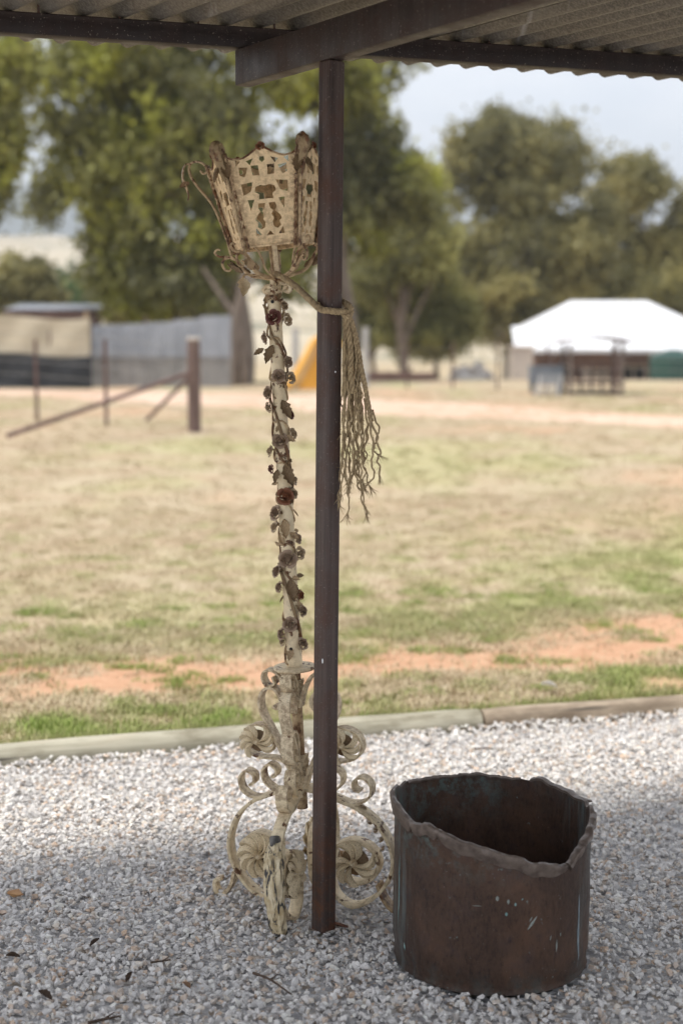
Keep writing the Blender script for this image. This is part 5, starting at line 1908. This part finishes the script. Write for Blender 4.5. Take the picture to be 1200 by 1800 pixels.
def cloth(name, x0, x1, y0, y1, mt, amp, dy=0.0):
    V, F = [], []
    nx, ny = 40, 8
    for j in range(ny + 1):
        for i in range(nx + 1):
            u_, v_ = i / nx, j / ny
            p = at(x0 + (x1 - x0) * u_, y0 + (y1 - y0) * v_ + (4 * math.sin(u_ * 9) if j == 0 else 0), SY + dy) - S0
            p.y += amp * math.sin(u_ * 25 + v_ * 2) * math.sin(v_ * 3.1)
            V.append(p)
    F = [(j * (nx + 1) + i, j * (nx + 1) + i + 1, (j + 1) * (nx + 1) + i + 1, (j + 1) * (nx + 1) + i) for j in range(ny) for i in range(nx)]
    m_ = MB().add(V, F)
    m_.add([Vector(p) + Vector((0, .02, 0)) for p in V], [tuple(reversed(f)) for f in F])
    m_.build(name, mt, scr, smooth=True)


cloth('cream_cloth', -160, 158, 558, 630, M_CLOTH, .05)
cloth('black_cloth', -160, 162, 624, 686, M_BLACKCLOTH, .04, -.06)
for px in (-150, -60, 20, 88, 152):
    a, b = at(px, 690, SY + .10) - S0, at(px, 548, SY + .10) - S0
    MB().tube([a - Vector((0, 0, .3)), b], .07, 8).build('post', simple('tan_screen_post', (0.30, 0.22, 0.13), (0.42, 0.33, 0.21), 4) if px == 152 else M_WOODPOST, scr, smooth=True)
MB().bar(at(-160, 557, SY + .10) - S0, at(152, 556, SY + .10) - S0, .08, .08).build('top_rail', M_RUSTPOST, scr)

# low iron-roofed shed behind it
M_GALV = simple('galvanised_iron', (0.29, 0.31, 0.345), (0.44, 0.46, 0.50), 3, 0.55, 0.35, stretch=(1, 1, .4))
shed = empty('tin_shed', at(60, 660, 50), 'low tin roofed shed peeping over the shade cloth screen', 'shed')
H0 = shed.location.copy()


def corr(a, b, c, d, n, amp=.02):
    """Corrugated sheet on the quad a-b (bottom) c-d (top)."""
    a, b, c, d = map(Vector, (a, b, c, d))
    nn = (b - a).cross(d - a).normalized()
    V = []
    for i in range(n * 4 + 1):
        t = i / (n * 4)
        o_ = nn * amp * math.sin(t * n * 2 * math.pi)
        V += [a.lerp(b, t) + o_, d.lerp(c, t) + o_]
    F = [(2 * i, 2 * i + 2, 2 * i + 3, 2 * i + 1) for i in range(n * 4)]
    m_ = MB().add(V, F)
    m_.add([v - nn * .012 for v in V], [tuple(reversed(f)) for f in F])
    return m_


w0, w1 = at(20, 660, 50) - H0, at(160, 660, 50) - H0
zt = (at(60, 545, 50) - H0).z
MB().box(((w0.x + w1.x) / 2, 1.2, zt / 2 - .1), (w1.x - w0.x, 2.2, zt + .2)).build('wall', M_WOODPOST, shed)
corr((w0.x - .2, -.2, zt), (w1.x + .2, -.2, zt), (w1.x + .2, 2.6, zt + .28), (w0.x - .2, 2.6, zt + .28), 30).build('roof', M_GALV, shed, smooth=True)
MB().bar((w0.x - .2, -.22, zt - .05), (w1.x + .2, -.22, zt - .05), .05, .12).build('fascia', M_RUSTPOST, shed)

# corrugated iron fence
IY = 46.0
iron = empty('iron_fence', at(290, 685, IY), 'blue-grey corrugated iron fence with a dull lower band, behind the corner post', 'fence')
I0 = iron.location.copy()
M_GALV2 = simple('dull_galvanised_iron', (0.24, 0.235, 0.23), (0.37, 0.355, 0.34), 3, 0.7, 0.2, stretch=(1, 1, .4))
edges = [162, 209, 258, 307, 352, 404]
for i, (x0, x1) in enumerate(zip(edges, edges[1:])):
    top = [572, 570, 567, 562, 556, 553][i]
    j = (i % 2) * .02
    corr(at(x0, 628, IY + j) - I0, at(x1 + 2, 628, IY + j) - I0, at(x1 + 2, top - 2, IY + j) - I0, at(x0, top, IY + j) - I0, 8).build('panel', M_GALV, iron, smooth=True)
    corr(at(x0, 688, IY + .05 + j) - I0, at(x1 + 2, 688, IY + .05 + j) - I0, at(x1 + 2, 624, IY + .05 + j) - I0, at(x0, 624, IY + .05 + j) - I0, 8).build('lower_panel', M_GALV2, iron, smooth=True)
for px in (165, 258, 352, 402):
    MB().box((0, 0, 0), (.09, .09, 2.5)).build('post', M_WOODPOST, iron, loc=at(px, 625, IY + .16) - I0)
MB().bar(at(162, 585, IY + .10) - I0, at(404, 572, IY + .10) - I0, .06, .08).build('rail', M_WOODPOST, iron)

# grey posts left of the slide and the yellow slide
gp = empty('timber_post', at(519, 684, 47), 'pale grey upright timber post just left of the yellow slide', 'post')
MB().tube([(0, 0, -.3), (0, 0, 1.0), (0, 0, 2.0)], [.13, .12, .115], 12).build('shaft', M_GREYPOST, gp, smooth=True)
MB().lathe([(.0001, 2.03), (.10, 2.02), (.118, 2.0), (.116, 1.95)], 12).build('cap', M_POSTTOP, gp, smooth=True)

M_YSLIDE = simple('yellow_plastic', (0.62, 0.30, 0.03), (0.72, 0.37, 0.05), 2, 0.45, bmp=0)
M_YSLIDE2 = simple('sun_faded_yellow_plastic', (0.62, 0.42, 0.20), (0.70, 0.50, 0.28), 2, 0.5, bmp=0)
SLY = 43.0
slide = empty('playground_slide', at(535, 686, SLY), 'yellow playground slide mostly hidden behind the steel post', 'slide')
L0 = slide.location.copy()
prof = spline([tuple(at(515, 684, SLY) - L0 + Vector((0, -1.0, 0))), tuple(at(522, 677, SLY) - L0 + Vector((0, -.8, 0))), tuple(at(534, 655, SLY) - L0 + Vector((0, -.4, 0))), tuple(at(547, 631, SLY) - L0), tuple(at(561, 605, SLY) - L0 + Vector((0, .3, 0))), tuple(at(576, 601, SLY) - L0 + Vector((0, .4, 0)))], 6)
sv = Vector((.45, .9, 0)).normalized()
MB().ribbon(prof, .62, .04, sv).build('chute', M_YSLIDE2, slide, smooth=True, angle=40)
for s_ in (-1, 1):
    MB().tube([Vector(p) + sv * s_ * .33 + Vector((0, 0, .10)) for p in prof], .10, 8).build('side_rail', M_YSLIDE, slide, smooth=True)
pe = Vector(prof[-1])
MB().box((pe.x + .35, pe.y + .1, pe.z - .06), (.8, .8, .08)).build('platform', M_YSLIDE, slide)
for dx in (.05, .68):
    for dy in (-.25, .45):
        MB().tube([(pe.x + dx, pe.y + dy, -.3), (pe.x + dx, pe.y + dy, pe.z + .1)], .04, 8).build('leg', M_YSLIDE, slide, smooth=True)
ang = [(pe.x - .62, pe.y + .02), (pe.x + .68, pe.y + .02)]
V = [(prof[2][0], pe.y + .1, -.05), (pe.x + .3, pe.y + .1, -.05), (pe.x + .3, pe.y + .1, pe.z - .1), (prof[-3][0], pe.y + .1, prof[-3][2] - .1)]
MB().add(V + [(x, y + .05, z) for x, y, z in V], [(0, 1, 2, 3), (7, 6, 5, 4), (0, 4, 5, 1), (1, 5, 6, 2), (2, 6, 7, 3), (3, 7, 4, 0)]).build('side_panel', M_YSLIDE, slide)

# ---------------------------------------------------------------- white roofed house
HY = 64.0
hx0, hx1 = px_x(905, HY, 590), px_x(905, HY, 590) + 9.4
hz = ground_at((hx0 + hx1) / 2, HY + 4)
house = empty('farmhouse', ((hx0 + hx1) / 2, HY + 3.6, hz), 'low farmhouse with a broad white hipped roof and verandah, right background', 'house')
O0 = house.location.copy()
M_WHITEROOF = simple('white_painted_iron', (0.72, 0.73, 0.76), (0.80, 0.81, 0.83), 1.2, 0.45, bmp=0)
M_HWALL = simple('dusky_brown_weatherboard', (0.13, 0.075, 0.062), (0.20, 0.125, 0.10), 3, 0.9, stretch=(1, 1, 8))
M_DARKGLASS = simple('dark_window_glass', (0.02, 0.022, 0.025), (0.035, 0.036, 0.04), 2, 0.15, bmp=0)
M_FRAME = simple('cream_joinery', (0.50, 0.42, 0.36), (0.58, 0.50, 0.43), 3, 0.7, bmp=0)
hw = (hx1 - hx0) / 2
z_e = pz(614, HY) - O0.z
z_m = pz(575, HY + 2) - O0.z
z_r = pz(530, HY + 3.6) - O0.z
rl, rr_ = px_x(1000, HY + 3.6) - O0.x, px_x(1136, HY + 3.6) - O0.x


def frustum(x0, x1, y0, y1, z0, X0_, X1_, Y0_, Y1_, z1, th=.06):
    a = [(x0, y0, z0), (x1, y0, z0), (x1, y1, z0), (x0, y1, z0)]
    b = [(X0_, Y0_, z1), (X1_, Y0_, z1), (X1_, Y1_, z1), (X0_, Y1_, z1)]
    V = a + b + [(x, y, z - th) for x, y, z in a] + [(x, y, z - th) for x, y, z in b]
    F = []
    for i in range(4):
        j = (i + 1) % 4
        F += [(i, j, 4 + j, 4 + i), (8 + j, 8 + i, 12 + i, 12 + j), (i, 8 + i, 8 + j, j)]
    return MB().add(V, F)


rf = frustum(-hw + .75, hw - .75, -2.2, 2.4, z_m + .05, rl, rr_, -.15, .15, z_r).build('roof', M_WHITEROOF, house)
MB().bar((rl, 0, z_r), (rr_, 0, z_r), .34, .07).build('ridge_cap', M_WHITEROOF, rf)
MB().tube([(.9, -.9, z_r - .9), (.9, -.9, z_r - .25)], .10, 10).build('vent_pipe', M_GALV2, rf, smooth=True)
z_v = z_m + .02
vr = [(-hw, -3.6, z_e), (hw, -3.6, z_e), (hw, -2.2, z_v), (-hw, -2.2, z_v)]
MB().add(vr + [(x, y, z - .05) for x, y, z in vr], [(0, 1, 2, 3), (7, 6, 5, 4), (0, 4, 5, 1), (1, 5, 6, 2), (2, 6, 7, 3), (3, 7, 4, 0)]).build('verandah_roof', M_WHITEROOF, house)
MB().bar((-hw, -3.55, z_e - .09), (hw, -3.55, z_e - .09), .04, .15).build('fascia', M_WHITEROOF, house)
MB().box((0, .6, (z_m - .15) / 2 - .2), (2 * hw - 2.4, 4.1, z_m + .1)).build('wall', M_HWALL, house)
for i in range(7):
    x = -hw + .15 + i * (2 * hw - .3) / 6
    MB().box((x, -3.45, z_e / 2 - .1), (.11, .11, z_e - .02)).build('verandah_post', M_WOODPOST if i % 2 else M_FRAME, house)
for i, (x, w_) in enumerate(((-2.4, 1.1), (1.0, 1.1), (2.9, 1.0))):
    wf = MB().box((x, -1.53, 1.45), (w_ + .16, .06, 1.36)).build('window', M_FRAME, house)
    MB().box((x, -1.572, 1.45), (w_, .03, 1.2)).build('pane', M_DARKGLASS, wf)
    MB().box((x, -1.60, 1.45), (.05, .03, 1.2)).build('glazing_bar', M_FRAME, wf)
dr = MB().box((-.6, -1.53, 1.0), (.95, .06, 2.1)).build('door', M_FRAME, house)
MB().lathe([(.0001, 0), (.03, .01), (.03, .03), (.0001, .04)], 8).build('handle', M_GALV2, dr).matrix_local = mat_dir((0, -1, 0), loc=(-.25, -1.56, 1.0))
MB().box((0, -2.5, .06), (2 * hw - .3, 2.1, .12)).build('verandah_floor', M_GREYPOST, house)

# green water tank beside it
tk = empty('water_tank', at(1182, 660, 61), 'round dark green water tank at the right edge in front of the house', 'tank')
tk.location.z = ground_at(tk.location.x, 61)
M_TANK = simple('green_poly_tank', (0.012, 0.05, 0.04), (0.02, 0.07, 0.055), 2, 0.5, bmp=0)
zt = pz(624, 61) - tk.location.z
MB().lathe([(1.0, 0)] + [(1.0 + .02 * (i % 2), .1 + (zt - .2) * i / 12) for i in range(13)] + [(.97, zt), (.3, zt + .18)], 32).build('shell', M_TANK, tk, smooth=True, angle=30)
MB().lathe([(.32, zt + .17), (.32, zt + .24), (.0001, zt + .26)], 20).build('lid', M_TANK, tk, smooth=True, angle=30)
MB().tube([(0, -1.0, .25), (0, -1.14, .25)], .05, 8).build('outlet', M_GALV2, tk)

# cream box-like block and blue-grey crate left of the house front
blk = empty('concrete_block', at(915, 668, 58), 'pale cream upright block at the left corner of the farmhouse', 'block')
blk.location.z = ground_at(blk.location.x, 58)
zt = pz(612, 58) - blk.location.z
MB().box((0, 0, zt / 2), (.85, .8, zt)).build('body', M_FRAME, blk, bevel=.02, seg=1)
MB().box((0, 0, zt + .05), (1.0, .95, .10)).build('cap', M_FRAME, blk, bevel=.02, seg=1)

# dark open hut in front of the house
M_HUTROOF = simple('rust_brown_hut_roof', (0.075, 0.042, 0.035), (0.13, 0.075, 0.06), 4, 0.8)
M_DARKWOOD = simple('dark_hut_timber', (0.11, 0.085, 0.075), (0.22, 0.18, 0.155), 4, 0.9, stretch=(5, 5, 1))
UY = 38.0
hut = empty('open_hut', at(1046, 706, UY), 'small open dark timber hut with a low curved brown roof in front of the farmhouse', 'hut')
U0 = hut.location.copy()
hut.location.z = U0.z = ground_at(U0.x, UY)
ku = UY / FPX
hh = pz(604, UY) - U0.z
for (dx, dy) in ((-.75, -.35), (.62, -.35), (-.75, .85), (.62, .85)):
    MB().box((dx, dy, hh / 2 - .1), (.09, .09, hh + .2)).build('post', M_DARKWOOD, hut)
V = []
for i in range(13):
    t = i / 12 * 2 - 1
    x = -.1 + .98 * t
    z = hh + .03 + .17 * math.cos(t * 1.35)
    V += [(x, -.6, z), (x, 1.1, z), (x, 1.1, z - .05), (x, -.6, z - .05)]
F = [(4 * i + k_, 4 * i + (k_ + 1) % 4, 4 * i + 4 + (k_ + 1) % 4, 4 * i + 4 + k_) for i in range(12) for k_ in range(4)] + [(0, 1, 2, 3), (51, 50, 49, 48)]
MB().add(V, F).build('roof', M_HUTROOF, hut, smooth=True, angle=40)
for zz in (.35, .62):
    MB().bar((-.75, .85, zz), (.62, .85, zz), .05, .09).build('rail', M_DARKWOOD, hut)
    MB().bar((.62, -.35, zz), (.62, .85, zz), .05, .09).build('rail', M_DARKWOOD, hut)
MB().box((-.06, .25, .12), (1.3, 1.1, .06)).build('floor', M_DARKWOOD, hut)
for k_ in range(4):
    MB().box((-.35 + .28 * k_, .30, .52), (.06, .06, .75)).build('upright', M_DARKWOOD, hut)
MB().box((.05, .88, .95), (1.0, .04, .42)).build('back_board', simple('reddish_board', (0.20, 0.12, 0.09), (0.30, 0.19, 0.14), 4), hut)

cr = empty('crate', at(958, 668, 38.6), 'blue-grey slatted crate on the left of the open hut', 'crate')
cr.location.z = ground_at(cr.location.x, 38.6) + .28
M_BLUEGREY = simple('blue_grey_paint', (0.12, 0.145, 0.17), (0.19, 0.215, 0.245), 4, 0.7)
for k_ in range(4):
    MB().box((0, -.30, .10 + .12 * k_), (.85, .03, .10)).build('slat', M_BLUEGREY, cr)
    MB().box((0, .30, .10 + .12 * k_), (.85, .03, .10)).build('slat', M_BLUEGREY, cr)
for sx in (-.41, .41):
    MB().box((sx, 0, .28), (.03, .57, .50)).build('end', M_BLUEGREY, cr)
MB().box((0, 0, .02), (.82, .56, .03)).build('base', M_BLUEGREY, cr)
for sx in (-.36, .36):
    for sy in (-.25, .25):
        MB().box((sx, sy, -.15), (.06, .06, .30)).build('leg', M_BLUEGREY, cr)

rp = empty('timber_ramp', at(958, 706, 37.2), 'pale grey slatted ramp leaning up to the open hut', 'ramp')
rp.location.z = ground_at(rp.location.x, 37.2)
for sx in (-.28, .28):
    MB().bar((sx, -.3, .03), (sx + .25, .75, .56), .05, .08).build('side_rail', M_GREYPOST, rp)
for k_ in range(7):
    t = (k_ + .5) / 7
    MB().bar((-.32 + .25 * t, -.3 + 1.05 * t, .085 + .53 * t), (.32 + .25 * t, -.3 + 1.05 * t, .085 + .53 * t), .11, .03).build('slat', M_GREYPOST, rp)

# rubble heap and low red-brown log in the yard
M_RUB = simple('pale_rubble', (0.36, 0.33, 0.30), (0.58, 0.54, 0.50), 5, 0.95)
rb = empty('rubble_heap', at(828, 672, 56), 'heap of pale grey rubble left of the farmhouse', 'rubble heap')
rb.location.z = ground_at(rb.location.x, 56)
r = random.Random(9)
mh = MB()
V, F = [], []
for i in range(9):
    for j in range(16):
        a = j / 16 * 6.283
        q_ = i / 8
        V.append((1.05 * q_ * math.cos(a) * (1 + .15 * math.sin(3 * a)), .8 * q_ * math.sin(a), .62 * (1 - q_ ** 1.5) - .05 + .05 * fbm(q_ * 4 * math.cos(a), q_ * 4 * math.sin(a), 1, 3)))
F = [(i * 16 + j, i * 16 + (j + 1) % 16, (i + 1) * 16 + (j + 1) % 16, (i + 1) * 16 + j) for i in range(8) for j in range(16)]
mh.add(V, F).build('mound', M_RUB, rb)
lumps = [hull(300 + i, .22, .17, .13) for i in range(4)]
for l_ in lumps: l_.materials.append(M_RUB)
for i in range(26):
    a, q_ = r.uniform(0, 6.28), r.random() ** .5
    link_mesh('lump', lumps[i % 4], rb, loc=(1.05 * q_ * math.cos(a), .8 * q_ * math.sin(a), .60 * (1 - q_ ** 1.5) + r.uniform(0, .08)), rot=(r.uniform(0, 3), r.uniform(0, 3), r.uniform(0, 6)), scale=(r.uniform(.6, 1.3),) * 3)
lg = empty('fallen_log', at(700, 664, 54), 'long reddish brown log lying on the grass left of the rubble heap', 'log')
lg.location.z = ground_at(lg.location.x, 54) + .17
MB().tube([(-1.35, 0, 0), (-.4, .1, .02), (.5, .05, 0), (1.35, .2, .02)], [.20, .19, .18, .16], 10).build('trunk', simple('red_brown_bark', (0.17, 0.085, 0.06), (0.27, 0.15, 0.11), 4), lg, smooth=True, angle=50)
MB().tube([(.3, .05, .1), (.5, -.25, .38)], [.07, .05], 7).build('branch_stub', M_BARK, lg)

# ================================================================== LITTER ON THE STONES AND GRASS
def twig(pts_px, rad, label):
    pts_ = []
    for (px, py) in pts_px:
        d = at(px, py, 1.0) - Vector((0, 0, CAM_Z))
        t = (.016 - CAM_Z) / d.z
        pts_.append(Vector((0, 0, CAM_Z)) + d * t)
    o0 = pts_[0].copy()
    sp = spline([tuple(p - o0) for p in pts_], 5)
    m = MB().tube(sp, [rad * (1 - .5 * i / len(sp)) * (1 + .3 * noise.noise(Vector((i * .7, px, 0)))) for i in range(len(sp))], 6)
    q_ = Vector(sp[len(sp) // 2])
    m.tube([q_, q_ + Vector((rad * 5, rad * 6, rad * 1.2))], [rad * .7, rad * .3], 5)
    o = link_mesh('twig', m.mesh('twig', True), mat=M_TWIG, loc=o0)
    tag(o, label, 'twig', 'twigs on the gravel')


twig([(445, 1710), (475, 1722), (512, 1748)], .0036, 'thin brown twig on the gravel between the flaking lamp foot and the picture foot')
twig([(265, 1692), (300, 1687)], .003, 'short dark twig on the gravel left of the lamp, level with the tub foot')
twig([(155, 1798), (182, 1792), (212, 1786)], .0045, 'brown twig at the bottom edge of the gravel')
twig([(832, 1316), (850, 1315), (884, 1318)], .003, 'thin straight twig on the sunlit gravel behind the tub')


def litter(name, px, py, ln, wd, rotz, mt, label, group, z=.018, curl=.3, seed=0):
    d = at(px, py, 1.0) - Vector((0, 0, CAM_Z))
    t = (z - CAM_Z) / d.z
    p = Vector((0, 0, CAM_Z)) + d * t
    me = leaf_mesh(name, seed, 1.0, wd, .22, curl, .25)
    o = link_mesh(name, me, mat=mt, loc=p, rot=(R(random.uniform(-12, 12)), R(random.uniform(-15, 15)), rotz), scale=(ln * .72,) * 3)
    return tag(o, label, 'bark flake' if 'bark' in name else ('leaf' if 'leaf' in name else 'paper scrap'), group)


BG = 'dark bark flakes on the gravel'
litter('bark_flake', 92, 1755, .055, .26, 1.2, M_TWIG, 'dark curled bark flake low on the gravel, the largest near the bottom left', BG, seed=1)
litter('bark_flake', 36, 1680, .050, .28, 1.9, M_TWIG, 'dark bark flake on the gravel close to the left edge', BG, seed=2)
litter('bark_flake', 158, 1662, .048, .16, -.7, M_TWIG, 'narrow upright bark flake on the gravel, topmost of the dark flakes', BG, seed=3)
litter('bark_flake', 222, 1725, .045, .20, -.3, M_TWIG, 'dark bark flake right of the largest flake, near the short twig', BG, seed=4)
litter('dead_leaf', 335, 1736, .040, .22, .8, simple('tan_dead_leaf', (0.17, 0.09, 0.05), (0.27, 0.16, 0.09), 20), 'tan dead leaf on the gravel below the lamp foot', None, seed=5)
litter('paper_scrap', 978, 1206, .10, .34, 1.4, simple('white_paper', (0.70, 0.70, 0.70), (0.80, 0.80, 0.80), 9), 'small white scrap lying in the grass beyond the tan log', None, z=.075, curl=.15, seed=6)
st = link_mesh('brown_stone', hull(77, .024, .019, .014, 14), mat=simple('ochre_stone', (0.30, 0.15, 0.06), (0.44, 0.25, 0.11), 40, 0.7))
d = at(28, 1570, 1.0) - Vector((0, 0, CAM_Z))
st.location = Vector((0, 0, CAM_Z)) + d * ((.018 - CAM_Z) / d.z)
tag(st, 'single orange-brown stone lying on the grey gravel at the left edge', 'stone')
